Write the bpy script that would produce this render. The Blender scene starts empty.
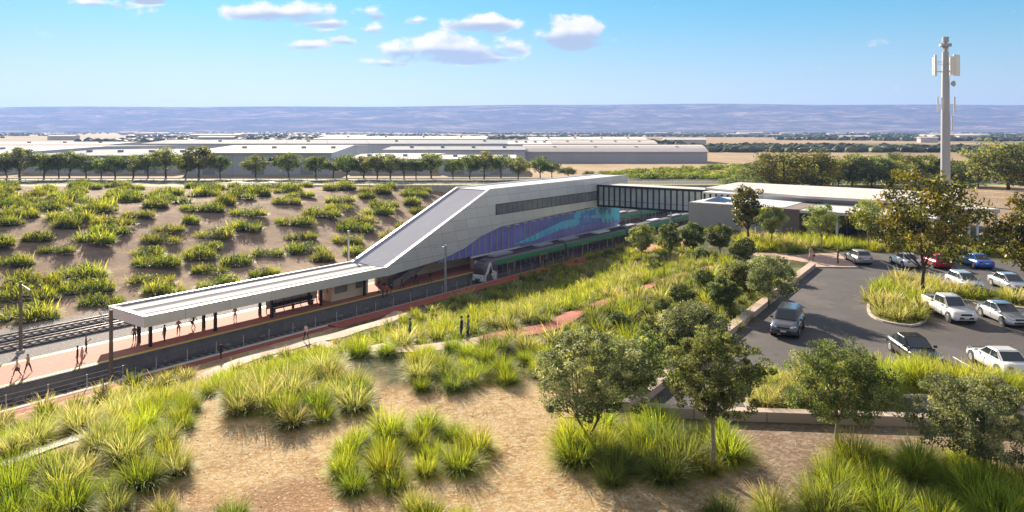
import bpy, bmesh, math, random
import numpy as np
from mathutils import Vector, Matrix
random.seed(7); rng = np.random.default_rng(11)
R = math.radians
S = bpy.context.scene; COL = S.collection

# ------------------------------------------------------------------ camera
HC, F, H0 = 23.0, 740.0, 130.0
cam = bpy.data.cameras.new('camera'); co = bpy.data.objects.new('camera', cam); COL.objects.link(co)
co.location = (0, 0, HC); co.rotation_euler = (R(90), 0, 0)
cam.sensor_width = 36.0; cam.lens = 36.0 * F / 1024.0
cam.shift_y = -(256 - H0) / 1024.0
cam.clip_start = 0.5; cam.clip_end = 60000
S.camera = co
S.render.resolution_x = 1024; S.render.resolution_y = 512

# ------------------------------------------------------------------ light
SUN_EL, SUN_AZ = R(22), R(-22)          # azimuth measured from +Y towards +X
sd = Vector((math.sin(SUN_AZ) * math.cos(SUN_EL), math.cos(SUN_AZ) * math.cos(SUN_EL), math.sin(SUN_EL)))
sl = bpy.data.lights.new('sun', 'SUN'); sl.energy = 5.0; sl.angle = R(0.6); sl.color = (1.0, 0.86, 0.68)
so = bpy.data.objects.new('sun', sl); COL.objects.link(so)
so.rotation_euler = (-sd).to_track_quat('-Z', 'Y').to_euler(); so.location = (-60, 100, 90)

S.view_settings.view_transform = 'Standard'; S.view_settings.look = 'None'
S.view_settings.exposure = 1.42; S.view_settings.gamma = 1.0; S.view_settings.use_curve_mapping = False

W = bpy.data.worlds.new('World'); S.world = W; W.use_nodes = True
nt = W.node_tree; nt.nodes.clear()
class NB:
    def __init__(s, nt): s.nt = nt
    def n(s, t, **k):
        x = s.nt.nodes.new(t)
        for a, b in k.items(): setattr(x, a, b)
        return x
    def l(s, a, b): s.nt.links.new(a, b)
    def put(s, sock, v):
        if isinstance(v, bpy.types.NodeSocket): s.l(v, sock)
        elif v is not None: sock.default_value = v
    def m(s, op, a=None, b=None, c=None, clamp=False):
        x = s.n('ShaderNodeMath', operation=op, use_clamp=clamp)
        s.put(x.inputs[0], a); s.put(x.inputs[1], b)
        if c is not None: s.put(x.inputs[2], c)
        return x.outputs[0]
    def mix(s, f, a, b, bt='MIX'):
        x = s.n('ShaderNodeMix', data_type='RGBA', blend_type=bt)
        s.put(x.inputs[0], f)
        s.put(x.inputs[6], a if isinstance(a, bpy.types.NodeSocket) else (*a, 1) if len(a) == 3 else a)
        s.put(x.inputs[7], b if isinstance(b, bpy.types.NodeSocket) else (*b, 1) if len(b) == 3 else b)
        return x.outputs[2]
    def noise(s, vec, scale, detail=4, rough=0.55, dist=0.0, dim='3D'):
        x = s.n('ShaderNodeTexNoise', noise_dimensions=dim)
        s.put(x.inputs['Vector'], vec); x.inputs['Scale'].default_value = scale
        x.inputs['Detail'].default_value = detail; x.inputs['Roughness'].default_value = rough
        x.inputs['Distortion'].default_value = dist
        return x.outputs[0]
    def ramp(s, f, stops):
        x = s.n('ShaderNodeValToRGB'); s.put(x.inputs[0], f)
        e = x.color_ramp.elements
        while len(e) < len(stops): e.new(0.5)
        for i, (p, c) in enumerate(stops):
            e[i].position = p; e[i].color = (*c, 1) if not isinstance(c, (int, float)) else (c, c, c, 1)
        return x.outputs[0]
    def mapr(s, v, a, b, c=0.0, d=1.0, smooth=True):
        x = s.n('ShaderNodeMapRange', interpolation_type='SMOOTHSTEP' if smooth else 'LINEAR')
        s.put(x.inputs[0], v); 
        for i, q in enumerate((a, b, c, d)): x.inputs[i + 1].default_value = q
        return x.outputs[0]

b = NB(nt)
sky = b.n('ShaderNodeTexSky', sky_type='NISHITA'); sky.sun_disc = False
sky.sun_elevation = SUN_EL; sky.sun_rotation = SUN_AZ; sky.air_density = 1.0; sky.dust_density = 0.35; sky.ozone_density = 2.5
tc = b.n('ShaderNodeTexCoord').outputs['Generated']
sep = b.n('ShaderNodeSeparateXYZ'); b.l(tc, sep.inputs[0])
X, Y, Z = sep.outputs
yy = b.m('MAXIMUM', Y, 0.02)
sx = b.m('DIVIDE', X, yy); sz = b.m('DIVIDE', Z, yy)
comb = b.n('ShaderNodeCombineXYZ'); b.l(sx, comb.inputs[0]); b.l(b.m('MULTIPLY', sz, 1.6), comb.inputs[1])
CL = [(572, 33, 50, 20, 1), (484, 22, 46, 13, .9), (440, 49, 82, 17, .95), (505, 47, 30, 12, .7), (480, 57, 48, 9, .95), (285, 12, 66, 13, .8), (325, 22, 40, 8, .6), (368, 13, 32, 10, .75),
      (298, 45, 32, 6, .6), (98, 3, 42, 9, .75), (372, 28, 20, 8, .6), (415, 20, 14, 5, .5), (385, 62, 40, 7, .6), (150, -2, 30, 7, .7), (610, 40, 28, 8, .8), (345, 41, 14, 5, .5)]
env = None; low = None
for cx, cy, rx, ry, st in CL:
    a = b.m('MULTIPLY', b.m('SUBTRACT', sx, (cx - 512) / F), F / rx)
    c = b.m('MULTIPLY', b.m('SUBTRACT', sz, (H0 - cy) / F), F / ry)
    q = b.m('SUBTRACT', 1.0, b.m('ADD', b.m('POWER', b.m('ABSOLUTE', a), 2.0), b.m('POWER', b.m('ABSOLUTE', c), 2.0)))
    q = b.m('MULTIPLY', b.m('MAXIMUM', q, -1.0), st)
    g = b.m('MULTIPLY', b.m('MAXIMUM', q, 0.0), b.mapr(c, -1.0, 0.3, 1.0, 0.0))
    env = q if env is None else b.m('MAXIMUM', env, q)
    low = g if low is None else b.m('MAXIMUM', low, g)
n1 = b.noise(comb.outputs[0], 17, 9, 0.58)
off = b.n('ShaderNodeVectorMath', operation='ADD'); b.l(comb.outputs[0], off.inputs[0]); off.inputs[1].default_value = (-0.012, 0.022, 0)
n2 = b.noise(off.outputs[0], 17, 5, 0.5)
den = b.m('ADD', b.m('MULTIPLY', env, 0.62), b.m('MULTIPLY', b.m('SUBTRACT', n1, 0.52), 2.6))
alpha = b.mapr(den, 0.02, 0.42)
alpha = b.m('MULTIPLY', alpha, b.mapr(Y, 0.05, 0.2))
shade = b.mapr(b.m('SUBTRACT', b.m('ADD', b.m('MULTIPLY', n2, 1.6), b.m('MULTIPLY', low, 2.2)), 0.55), 0.10, 0.95)
cloudc = b.mix(shade, (4.4, 4.2, 4.0), (1.7, 2.1, 2.7))
# gentle cyan tint of the whole sky, paler lilac towards the horizon
el = b.mapr(Z, 0.0, 0.2)
tint = b.mix(el, (0.78, 0.87, 0.96), (0.23, 0.74, 0.98))
# soft shoulder on the physically bright sky round the sun, then a pale fill added overhead and behind to brighten shaded sides
den_ = b.n('ShaderNodeMix', data_type='RGBA', blend_type='MULTIPLY'); den_.inputs[0].default_value = 1.0
b.l(sky.outputs[0], den_.inputs[6]); den_.inputs[7].default_value = (0.17, 0.17, 0.17, 1)
one = b.mix(1.0, den_.outputs[2], (1, 1, 1), 'ADD')
comp = b.mix(1.0, sky.outputs[0], one, 'DIVIDE')
skyc = b.mix(1.0, comp, tint, 'MULTIPLY')
sky_fill = b.m('MAXIMUM', b.m('MULTIPLY', b.mapr(Z, 0.28, 0.6), 0.8), b.m('MULTIPLY', b.mapr(Y, 0.2, -0.3), 0.8))
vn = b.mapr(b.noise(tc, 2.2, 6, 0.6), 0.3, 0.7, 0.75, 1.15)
fin0 = b.mix(b.m('MULTIPLY', sky_fill, vn), skyc, (2.0, 1.87, 1.85))
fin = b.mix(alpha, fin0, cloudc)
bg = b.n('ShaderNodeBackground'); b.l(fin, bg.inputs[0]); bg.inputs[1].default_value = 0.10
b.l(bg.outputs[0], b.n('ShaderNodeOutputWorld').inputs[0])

# ------------------------------------------------------------------ frames
UX, UY = 0.595, 0.804
def P(u, v, z=0.0): return np.array((UX * u + UY * v, UY * u - UX * v, z))
def uv(x, y): return UX * x + UY * y, UY * x - UX * y
def sst(t): t = np.clip(t, 0, 1); return t * t * (3 - 2 * t)
TOP = 8.2
def terrain(x, y):
    x = np.asarray(x, float); y = np.asarray(y, float); u, v = uv(x, y)
    v1 = np.interp(u, [10, 40, 60, 88, 104, 125], [-36, -33, -26, -26, -45, -47])
    zr = 0.5 + (TOP - 0.5) * sst((v + 62) / (v1 + 62))
    zr = np.where(v < -66.2, 0.5 * sst((v + 68.0) / 1.8), zr)
    zr = zr - (TOP - 7.2) * sst((y - 170) / 35) * sst((v + 62) / (v1 + 62))
    zl = 7.2 * sst((-v - 97) / 60)
    zl = np.where((v > -72.7), -0.9, zl)
    bump = 0.12 * np.sin(x * .55 + 1.3 * np.sin(y * .31)) * np.sin(y * .43 + 1.1 * np.sin(x * .27))
    z = np.where(v > -68.4, zr, zl)
    fl = sst((v + 66) / 3) * sst((-v - 21) / 3) + sst((-v - 98) / 4)
    return z + bump * np.clip(fl, 0, 1)
def T(x, y): return float(terrain(x, y))
def G(px, py, z=None):
    """ground point seen at a photo position; marches along the sight line to the terrain"""
    if z is not None:
        d = (HC - z) * F / (py - H0); return np.array(((px - 512) / F * d, d, z))
    d0, d1 = 15.0, 400.0; prev = 12.0
    for d in np.arange(14, 400, 0.5):
        zz = HC - (py - H0) / F * d
        if zz <= T((px - 512) / F * d, d): d1 = d; break
        prev = d
    for _ in range(20):
        m = (prev + d1) / 2; zz = HC - (py - H0) / F * m
        if zz <= T((px - 512) / F * m, m): d1 = m
        else: prev = m
    x = (px - 512) / F * d1; return np.array((x, d1, T(x, d1)))
def proj(p): return 512 + F * p[0] / p[1], H0 + F * (HC - p[2]) / p[1]

# ------------------------------------------------------------------ materials
M = {}
def newmat(name):
    m = bpy.data.materials.new(name); m.use_nodes = True; m.node_tree.nodes.clear()
    return m, NB(m.node_tree)
def mat(name, col, rough=0.6, metal=0.0, var=0.15, scale=3.0, bump=0.0, bscale=None, spec=0.5, emit=None, coat=0.0, alpha=None):
    if name in M: return M[name]
    m, b = newmat(name)
    p = b.n('ShaderNodeBsdfPrincipled'); o = b.n('ShaderNodeOutputMaterial'); b.l(p.outputs[0], o.inputs[0])
    tc = b.n('ShaderNodeTexCoord').outputs['Object']
    n = b.noise(tc, scale, 6, 0.6)
    n_ = b.noise(tc, scale * 0.13, 3, 0.5)
    f = b.m('ADD', b.m('MULTIPLY', n, 0.6), b.m('MULTIPLY', n_, 0.4))
    f = b.mapr(f, 0.3, 0.7)
    a = tuple(min(1, c * (1 - var)) for c in col); c2 = tuple(min(1, c * (1 + var)) for c in col)
    b.l(b.mix(f, a, c2), p.inputs['Base Color'])
    p.inputs['Roughness'].default_value = rough; p.inputs['Metallic'].default_value = metal
    p.inputs['Specular IOR Level'].default_value = spec
    if coat: p.inputs['Coat Weight'].default_value = coat; p.inputs['Coat Roughness'].default_value = 0.08
    if bump:
        bp = b.n('ShaderNodeBump'); bp.inputs['Strength'].default_value = bump; bp.inputs['Distance'].default_value = 0.05
        b.l(b.noise(tc, bscale or scale * 6, 4), bp.inputs['Height']); b.l(bp.outputs[0], p.inputs['Normal'])
    if emit: p.inputs['Emission Color'].default_value = (*emit, 1); p.inputs['Emission Strength'].default_value = 1
    M[name] = m; return m
def leafmat(name, gain=1.0, trans=0.4, rough=0.6):
    if name in M: return M[name]
    m, b = newmat(name)
    a = b.n('ShaderNodeAttribute', attribute_name='Col').outputs[0]
    oi = b.n('ShaderNodeObjectInfo').outputs['Random']
    h = b.n('ShaderNodeHueSaturation'); b.l(a, h.inputs['Color'])
    b.l(b.mapr(oi, 0, 1, 0.485, 0.515, False), h.inputs['Hue']); b.l(b.mapr(b.m('FRACT', b.m('MULTIPLY', oi, 7.3)), 0, 1, 0.8 * gain, 1.2 * gain, False), h.inputs['Value'])
    d = b.n('ShaderNodeBsdfPrincipled'); d.inputs['Roughness'].default_value = rough; d.inputs['Specular IOR Level'].default_value = 0.25
    b.l(h.outputs[0], d.inputs['Base Color'])
    t = b.n('ShaderNodeBsdfTranslucent')
    b.l(b.mix(1.0, h.outputs[0], (1.4, 1.4, 0.8), 'MULTIPLY'), t.inputs[0])
    mx = b.n('ShaderNodeMixShader'); mx.inputs[0].default_value = trans
    b.l(d.outputs[0], mx.inputs[1]); b.l(t.outputs[0], mx.inputs[2])
    b.l(mx.outputs[0], b.n('ShaderNodeOutputMaterial').inputs[0])
    M[name] = m; return m

def ground_material():
    m, b = newmat('sandy_ground')
    g = b.n('ShaderNodeNewGeometry').outputs['Position']
    big = b.noise(g, 0.09, 5, 0.6, 0.4); mid = b.noise(g, 0.6, 7, 0.65, 0.5); fine = b.noise(g, 3.2, 8, 0.72, 0.4)
    vf = b.noise(g, 14, 4, 0.7)
    c = b.ramp(mid, [(0.25, (0.30, 0.16, 0.07)), (0.45, (0.48, 0.30, 0.12)), (0.62, (0.62, 0.43, 0.20)), (0.8, (0.66, 0.50, 0.28))])
    c = b.mix(b.mapr(fine, 0.47, 0.57, 0, 0.8), c, (0.66, 0.53, 0.34))
    c = b.mix(b.mapr(big, 0.50, 0.64, 0, 0.75), c, (0.34, 0.17, 0.08))
    c = b.mix(b.mapr(vf, 0.50, 0.60, 0, 0.5), c, (0.27, 0.17, 0.10))
    c = b.mix(b.mapr(b.noise(g, 6.5, 3, 0.8), 0.55, 0.62, 0, 0.7), c, (0.74, 0.64, 0.46))
    gx = b.n('ShaderNodeSeparateXYZ'); b.l(g, gx.inputs[0])
    c = b.mix(b.m('MULTIPLY', b.mapr(gx.outputs[0], 3, 11, 0, 0.75), b.mapr(big, 0.3, 0.5)), c, b.mix(b.mapr(fine, 0.45, 0.6), (0.20, 0.15, 0.12), (0.36, 0.29, 0.23)))
    # zones by place: green understorey in the middle garden, grey-brown soil on the far bank
    at = b.n('ShaderNodeAttribute', attribute_name='Zone').outputs[0]
    sp = b.n('ShaderNodeSeparateColor'); b.l(at, sp.inputs[0])
    gr = b.ramp(b.noise(g, 1.4, 6, 0.7), [(0.3, (0.030, 0.042, 0.012)), (0.5, (0.075, 0.088, 0.03)), (0.7, (0.15, 0.13, 0.06))])
    c = b.mix(b.m('MULTIPLY', sp.outputs[0], b.mapr(mid, 0.3, 0.5, 0.65, 1.0)), c, gr)
    so = b.ramp(b.noise(g, 0.35, 6, 0.7), [(0.3, (0.20, 0.145, 0.105)), (0.5, (0.30, 0.215, 0.155)), (0.7, (0.42, 0.28, 0.18))])
    c = b.mix(sp.outputs[1], c, so)
    bl = b.ramp(b.noise(g, 5.0, 4, 0.8), [(0.35, (0.16, 0.15, 0.15)), (0.6, (0.44, 0.41, 0.39))])
    c = b.mix(sp.outputs[2], c, bl)
    p = b.n('ShaderNodeBsdfPrincipled'); p.inputs['Roughness'].default_value = 0.95; p.inputs['Specular IOR Level'].default_value = 0.15
    b.l(c, p.inputs['Base Color'])
    bp = b.n('ShaderNodeBump'); bp.inputs['Strength'].default_value = 1.0; bp.inputs['Distance'].default_value = 0.16
    b.l(b.m('ADD', fine, b.m('MULTIPLY', vf, 0.5)), bp.inputs['Height']); b.l(bp.outputs[0], p.inputs['Normal'])
    b.l(p.outputs[0], b.n('ShaderNodeOutputMaterial').inputs[0]); return m
def plain_material():
    m, b = newmat('plain_fields')
    g = b.n('ShaderNodeNewGeometry').outputs['Position']
    mp = b.n('ShaderNodeMapping'); b.l(g, mp.inputs[0]); mp.inputs['Scale'].default_value = (1, 0.45, 1)
    v = b.n('ShaderNodeTexVoronoi'); b.l(mp.outputs[0], v.inputs['Vector']); v.inputs['Scale'].default_value = 0.0045
    sc = b.n('ShaderNodeSeparateColor'); b.l(v.outputs['Color'], sc.inputs[0])
    field = b.ramp(sc.outputs[0], [(0.0, (0.36, 0.25, 0.14)), (0.35, (0.42, 0.31, 0.19)), (0.6, (0.17, 0.16, 0.06)), (0.8, (0.30, 0.22, 0.12)), (1.0, (0.10, 0.11, 0.04))])
    c = b.mix(b.mapr(b.noise(mp.outputs[0], 0.02, 8, 0.65), 0.4, 0.62, 0, 0.7), field, (0.30, 0.21, 0.12))
    sepp = b.n('ShaderNodeSeparateXYZ'); b.l(g, sepp.inputs[0])
    c = b.mix(b.mapr(sepp.outputs[1], 260, 700, 1, 0), c, b.ramp(b.noise(mp.outputs[0], 0.05, 7, 0.7), [(0.3, (0.26, 0.17, 0.10)), (0.55, (0.42, 0.31, 0.20)), (0.75, (0.20, 0.17, 0.07))]))
    p = b.n('ShaderNodeBsdfPrincipled'); p.inputs['Roughness'].default_value = 0.95; p.inputs['Specular IOR Level'].default_value = 0.1
    b.l(c, p.inputs['Base Color']); b.l(p.outputs[0], b.n('ShaderNodeOutputMaterial').inputs[0]); return m
def scarp_material():
    m, b = newmat('scarp_hillside')
    g = b.n('ShaderNodeNewGeometry').outputs['Position']
    mp = b.n('ShaderNodeMapping'); b.l(g, mp.inputs[0]); mp.inputs['Scale'].default_value = (0.35, 0.6, 4.0)
    n = b.noise(mp.outputs[0], 0.008, 9, 0.68, 0.6); n2 = b.noise(mp.outputs[0], 0.035, 6, 0.75)
    c = b.ramp(n, [(0.36, (0.03, 0.035, 0.022)), (0.48, (0.10, 0.07, 0.05)), (0.56, (0.26, 0.17, 0.12)), (0.66, (0.6, 0.42, 0.3))])
    c = b.mix(b.mapr(n2, 0.52, 0.68, 0, 0.7), c, (0.36, 0.27, 0.2))
    c = b.mix(b.mapr(n2, 0.5, 0.36, 0, 0.7), c, (0.03, 0.035, 0.03))
    p = b.n('ShaderNodeBsdfPrincipled'); p.inputs['Roughness'].default_value = 1; p.inputs['Specular IOR Level'].default_value = 0.0
    b.l(c, p.inputs['Base Color']); b.l(p.outputs[0], b.n('ShaderNodeOutputMaterial').inputs[0]); return m
def asphalt_material():
    m, b = newmat('asphalt'); g = b.n('ShaderNodeNewGeometry').outputs['Position']
    n = b.noise(g, 0.35, 7, 0.65, 0.3); f = b.noise(g, 9, 4, 0.8)
    c = b.ramp(n, [(0.3, (0.038, 0.034, 0.037)), (0.5, (0.058, 0.051, 0.054)), (0.7, (0.085, 0.073, 0.072))])
    c = b.mix(b.mapr(f, 0.4, 0.7, 0, 0.45), c, (0.16, 0.14, 0.13))
    c = b.mix(b.mapr(b.noise(g, 1.1, 3, 0.5, 1.0), 0.62, 0.72, 0, 0.6), c, (0.03, 0.027, 0.027))
    c = b.mix(b.mapr(b.noise(g, 0.18, 2, 0.5), 0.58, 0.62, 0, 0.35), c, (0.15, 0.13, 0.125))
    p = b.n('ShaderNodeBsdfPrincipled'); p.inputs['Roughness'].default_value = 0.8; b.l(c, p.inputs['Base Color'])
    bp = b.n('ShaderNodeBump'); bp.inputs['Strength'].default_value = 0.4; bp.inputs['Distance'].default_value = 0.02
    b.l(f, bp.inputs['Height']); b.l(bp.outputs[0], p.inputs['Normal'])
    b.l(p.outputs[0], b.n('ShaderNodeOutputMaterial').inputs[0]); return m
def paver_material(name, c1, c2, mortar, sx, rot=36.5, bw=0.5, rh=0.25):
    m, b = newmat(name); g = b.n('ShaderNodeNewGeometry').outputs['Position']
    mp = b.n('ShaderNodeMapping'); b.l(g, mp.inputs[0]); mp.inputs['Rotation'].default_value = (0, 0, R(rot))
    k = b.n('ShaderNodeTexBrick'); b.l(mp.outputs[0], k.inputs['Vector'])
    k.inputs['Color1'].default_value = (*c1, 1); k.inputs['Color2'].default_value = (*c2, 1); k.inputs['Mortar'].default_value = (*mortar, 1)
    k.inputs['Scale'].default_value = sx; k.inputs['Mortar Size'].default_value = 0.02; k.inputs['Brick Width'].default_value = bw; k.inputs['Row Height'].default_value = rh
    c = b.mix(b.mapr(b.noise(g, 0.5, 6, 0.7), 0.35, 0.7, 0, 0.5), k.outputs[0], tuple(x * 1.25 for x in c1))
    c = b.mix(b.mapr(b.noise(g, 2.2, 4, 0.7), 0.5, 0.75, 0, 0.3), c, tuple(x * 0.6 for x in c1))
    p = b.n('ShaderNodeBsdfPrincipled'); p.inputs['Roughness'].default_value = 0.85; b.l(c, p.inputs['Base Color'])
    b.l(p.outputs[0], b.n('ShaderNodeOutputMaterial').inputs[0]); M[name] = m; return m
def panel_material(name, col, gap, pu=2.4, pz=1.5, dirv=(UX, UY), rough=0.35, metal=0.25, slant=0.0, lw=0.022):
    """metal cladding with thin joints, laid out along a horizontal direction and z"""
    m, b = newmat(name); g = b.n('ShaderNodeNewGeometry').outputs['Position']
    sp = b.n('ShaderNodeSeparateXYZ'); b.l(g, sp.inputs[0])
    u = b.m('ADD', b.m('MULTIPLY', sp.outputs[0], dirv[0]), b.m('MULTIPLY', sp.outputs[1], dirv[1]))
    zz = sp.outputs[2]
    if slant: u = b.m('ADD', u, b.m('MULTIPLY', zz, slant))
    fu = b.m('DIVIDE', u, pu); fz = b.m('DIVIDE', zz, pz)
    ju = b.m('LESS_THAN', b.m('FRACT', fu), lw / pu * 2); jz = b.m('LESS_THAN', b.m('FRACT', fz), lw / pz * 2)
    j = b.m('MAXIMUM', ju, jz)
    cid = b.n('ShaderNodeCombineXYZ'); b.l(b.m('FLOOR', fu), cid.inputs[0]); b.l(b.m('FLOOR', fz), cid.inputs[1])
    wn = b.n('ShaderNodeTexWhiteNoise'); b.l(cid.outputs[0], wn.inputs[0])
    c = b.mix(wn.outputs[0], tuple(x * 0.93 for x in col), tuple(min(1, x * 1.05) for x in col))
    c = b.mix(b.mapr(b.noise(g, 0.4, 5, 0.6), 0.35, 0.7, 0, 0.25), c, tuple(x * 0.86 for x in col))
    c = b.mix(j, c, gap)
    p = b.n('ShaderNodeBsdfPrincipled'); b.l(c, p.inputs['Base Color']); p.inputs['Roughness'].default_value = rough; p.inputs['Metallic'].default_value = metal
    p.inputs['Specular IOR Level'].default_value = 0.5 if rough < .9 else 0.08
    b.l(p.outputs[0], b.n('ShaderNodeOutputMaterial').inputs[0]); M[name] = m; return m

mat('white_panel', (0.62, 0.61, 0.62), 0.9, 0.0, 0.04, 1.0, spec=0.1)
mat('white_paint', (0.8, 0.8, 0.79), 0.5, 0, 0.06, 2)
mat('off_white', (0.66, 0.62, 0.55), 0.7, 0, 0.08, 1)
mat('cream', (0.74, 0.64, 0.50), 0.7, 0, 0.06, 1)
mat('grey_metal', (0.42, 0.43, 0.45), 0.4, 0.6, 0.1, 3)
mat('roof_grey', (0.36, 0.375, 0.45), 0.9, 0.0, 0.06, 0.4, spec=0.1)
mat('groove', (0.13, 0.13, 0.16), 0.9, 0, 0.1, 2, spec=0.1)
mat('concrete', (0.46, 0.43, 0.39), 0.85, 0, 0.16, 1.5, 0.3)
mat('pale_concrete', (0.60, 0.55, 0.48), 0.85, 0, 0.14, 0.8, 0.3)
mat('dark_concrete', (0.20, 0.185, 0.19), 0.85, 0, 0.2, 1.2, 0.3)
mat('ballast_dark', (0.085, 0.082, 0.09), 0.95, 0, 0.5, 9, 0.8, 18)
mat('ballast_grey', (0.22, 0.21, 0.215), 0.95, 0, 0.55, 8, 0.8, 18)
mat('sleeper', (0.42, 0.40, 0.40), 0.9, 0, 0.15, 4)
mat('rail_steel', (0.28, 0.24, 0.22), 0.35, 0.8, 0.2, 6)
mat('yellow_line', (0.80, 0.58, 0.06), 0.6, 0, 0.12, 2)
mat('black_metal', (0.02, 0.02, 0.022), 0.35, 0.3, 0.2, 3)
mat('dark_window', (0.035, 0.045, 0.055), 0.08, 0, 0.3, 0.7, spec=0.8)
mat('window_grey', (0.24, 0.245, 0.26), 0.15, 0, 0.25, 0.7, spec=0.8)
mat('dark_frame', (0.03, 0.035, 0.037), 0.4, 0.2, 0.1, 3)
mat('bridge_glass', (0.55, 0.62, 0.64), 0.12, 0.35, 0.22, 0.5, spec=0.8)
mat('purple_glass', (0.24, 0.24, 0.66), 0.35, 0.0, 0.25, 0.35, spec=0.8)
mat('deep_glass', (0.14, 0.26, 0.72), 0.35, 0.0, 0.3, 0.3, spec=0.8)
mat('cyan_panel', (0.16, 0.66, 1.0), 0.35, 0, 0.15, 0.25)
mat('render_grey', (0.40, 0.37, 0.36), 0.85, 0, 0.06, 0.8)
mat('brick_brown', (0.20, 0.155, 0.14), 0.9, 0, 0.12, 2, 0.3)
mat('white_wall', (0.72, 0.71, 0.70), 0.7, 0, 0.05, 0.5)
mat('roof_pale', (0.66, 0.61, 0.58), 0.95, 0.0, 0.05, 0.3, spec=0.05)
mat('skylight_blue', (0.05, 0.11, 0.22), 0.2, 0.2, 0.1, 2)
mat('train_side', (0.12, 0.09, 0.12), 0.5, 0.0, 0.12, 0.8, spec=0.8)
mat('train_roof', (0.05, 0.052, 0.056), 0.9, 0.0, 0.15, 1)
mat('train_green', (0.015, 0.27, 0.09), 0.35, 0, 0.1, 1)
mat('train_white', (0.85, 0.86, 0.87), 0.3, 0, 0.03, 1, coat=0.3)
mat('train_unit', (0.30, 0.33, 0.38), 0.9, 0.0, 0.1, 1)
mat('gold_trim', (0.62, 0.47, 0.18), 0.4, 0.3, 0.1, 2)
mat('tyre', (0.018, 0.018, 0.019), 0.8, 0, 0.2, 6)
mat('rim', (0.50, 0.51, 0.53), 0.3, 0.8, 0.05, 6)
mat('car_glass', (0.03, 0.04, 0.05), 0.06, 0, 0.2, 1, spec=0.9)
mat('red_lamp', (0.45, 0.02, 0.02), 0.2, 0, 0.1, 4)
mat('clear_lamp', (0.75, 0.76, 0.78), 0.15, 0.2, 0.05, 4)
mat('black_plastic', (0.03, 0.03, 0.032), 0.6, 0, 0.15, 5)
mat('plate', (0.75, 0.75, 0.72), 0.5, 0, 0.03, 5)
mat('kerb', (0.56, 0.47, 0.41), 0.85, 0, 0.15, 1.3, 0.3)
mat('line_paint', (0.78, 0.77, 0.74), 0.7, 0, 0.15, 3)
mat('pole_brown', (0.16, 0.12, 0.09), 0.8, 0, 0.2, 4)
mat('pole_grey', (0.36, 0.37, 0.39), 0.5, 0.3, 0.1, 3)
mat('mast_grey', (0.44, 0.44, 0.46), 0.5, 0, 0.06, 0.6)
mat('bark_pale', (0.30, 0.26, 0.21), 0.9, 0, 0.3, 6)
mat('bark_dark', (0.075, 0.055, 0.04), 0.9, 0, 0.3, 6)
mat('skin', (0.48, 0.30, 0.22), 0.6, 0, 0.05, 9)
mat('hair', (0.03, 0.02, 0.015), 0.7, 0, 0.2, 20)
mat('lawn', (0.15, 0.17, 0.03), 0.95, 0, 0.5, 4, 0.5)
mat('verge', (0.16, 0.19, 0.05), 0.9, 0, 0.3, 0.3, 0.3)
leafmat('grass_blades', 1.0, 0.45); leafmat('leaves', 1.4, 0.42); leafmat('leaves_glossy', 0.95, 0.38, 0.45)
GROUND = ground_material(); PLAIN = plain_material(); SCARP = scarp_material(); ASPH = asphalt_material()
paver_material('red_pavers', (0.42, 0.17, 0.12), (0.37, 0.145, 0.10), (0.28, 0.12, 0.09), 1.0, bw=0.6, rh=0.6)
paver_material('pink_pavers', (0.50, 0.34, 0.27), (0.46, 0.30, 0.24), (0.34, 0.24, 0.19), 1.2, bw=0.6, rh=0.6)
paver_material('red_path', (0.34, 0.07, 0.035), (0.27, 0.055, 0.03), (0.20, 0.055, 0.035), 1.0, bw=0.8, rh=0.8)
panel_material('cladding', (0.82, 0.82, 0.84), (0.36, 0.36, 0.38), 3.0, 1.55, slant=0.35)
panel_material('fascia_panels', (0.80, 0.80, 0.81), (0.45, 0.45, 0.47), 5.2, 50.0)
panel_material('cream_panels', (0.72, 0.63, 0.52), (0.45, 0.38, 0.30), 2.2, 1.6, rough=0.8, metal=0.0)
panel_material('wall_blocks', (0.55, 0.44, 0.37), (0.32, 0.26, 0.22), 1.8, 30.0, rough=0.9, metal=0.0)
panel_material('shed_steel', (0.48, 0.50, 0.54), (0.36, 0.38, 0.42), 6.0, 60.0, dirv=(1, 0), rough=0.6, metal=0.1)
panel_material('warehouse_wall', (0.50, 0.54, 0.60), (0.34, 0.36, 0.40), 9.0, 60.0, dirv=(1, 0), rough=0.6, metal=0.0, lw=0.1)
panel_material('warehouse_roof', (0.74, 0.70, 0.66), (0.50, 0.50, 0.50), 26.0, 400.0, dirv=(1, 0.12), rough=0.95, metal=0.0, lw=0.3)
panel_material('warehouse_roof_grey', (0.36, 0.38, 0.42), (0.25, 0.26, 0.3), 24.0, 400.0, dirv=(1, 0.25), rough=0.95, metal=0.0, lw=0.3)

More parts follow.
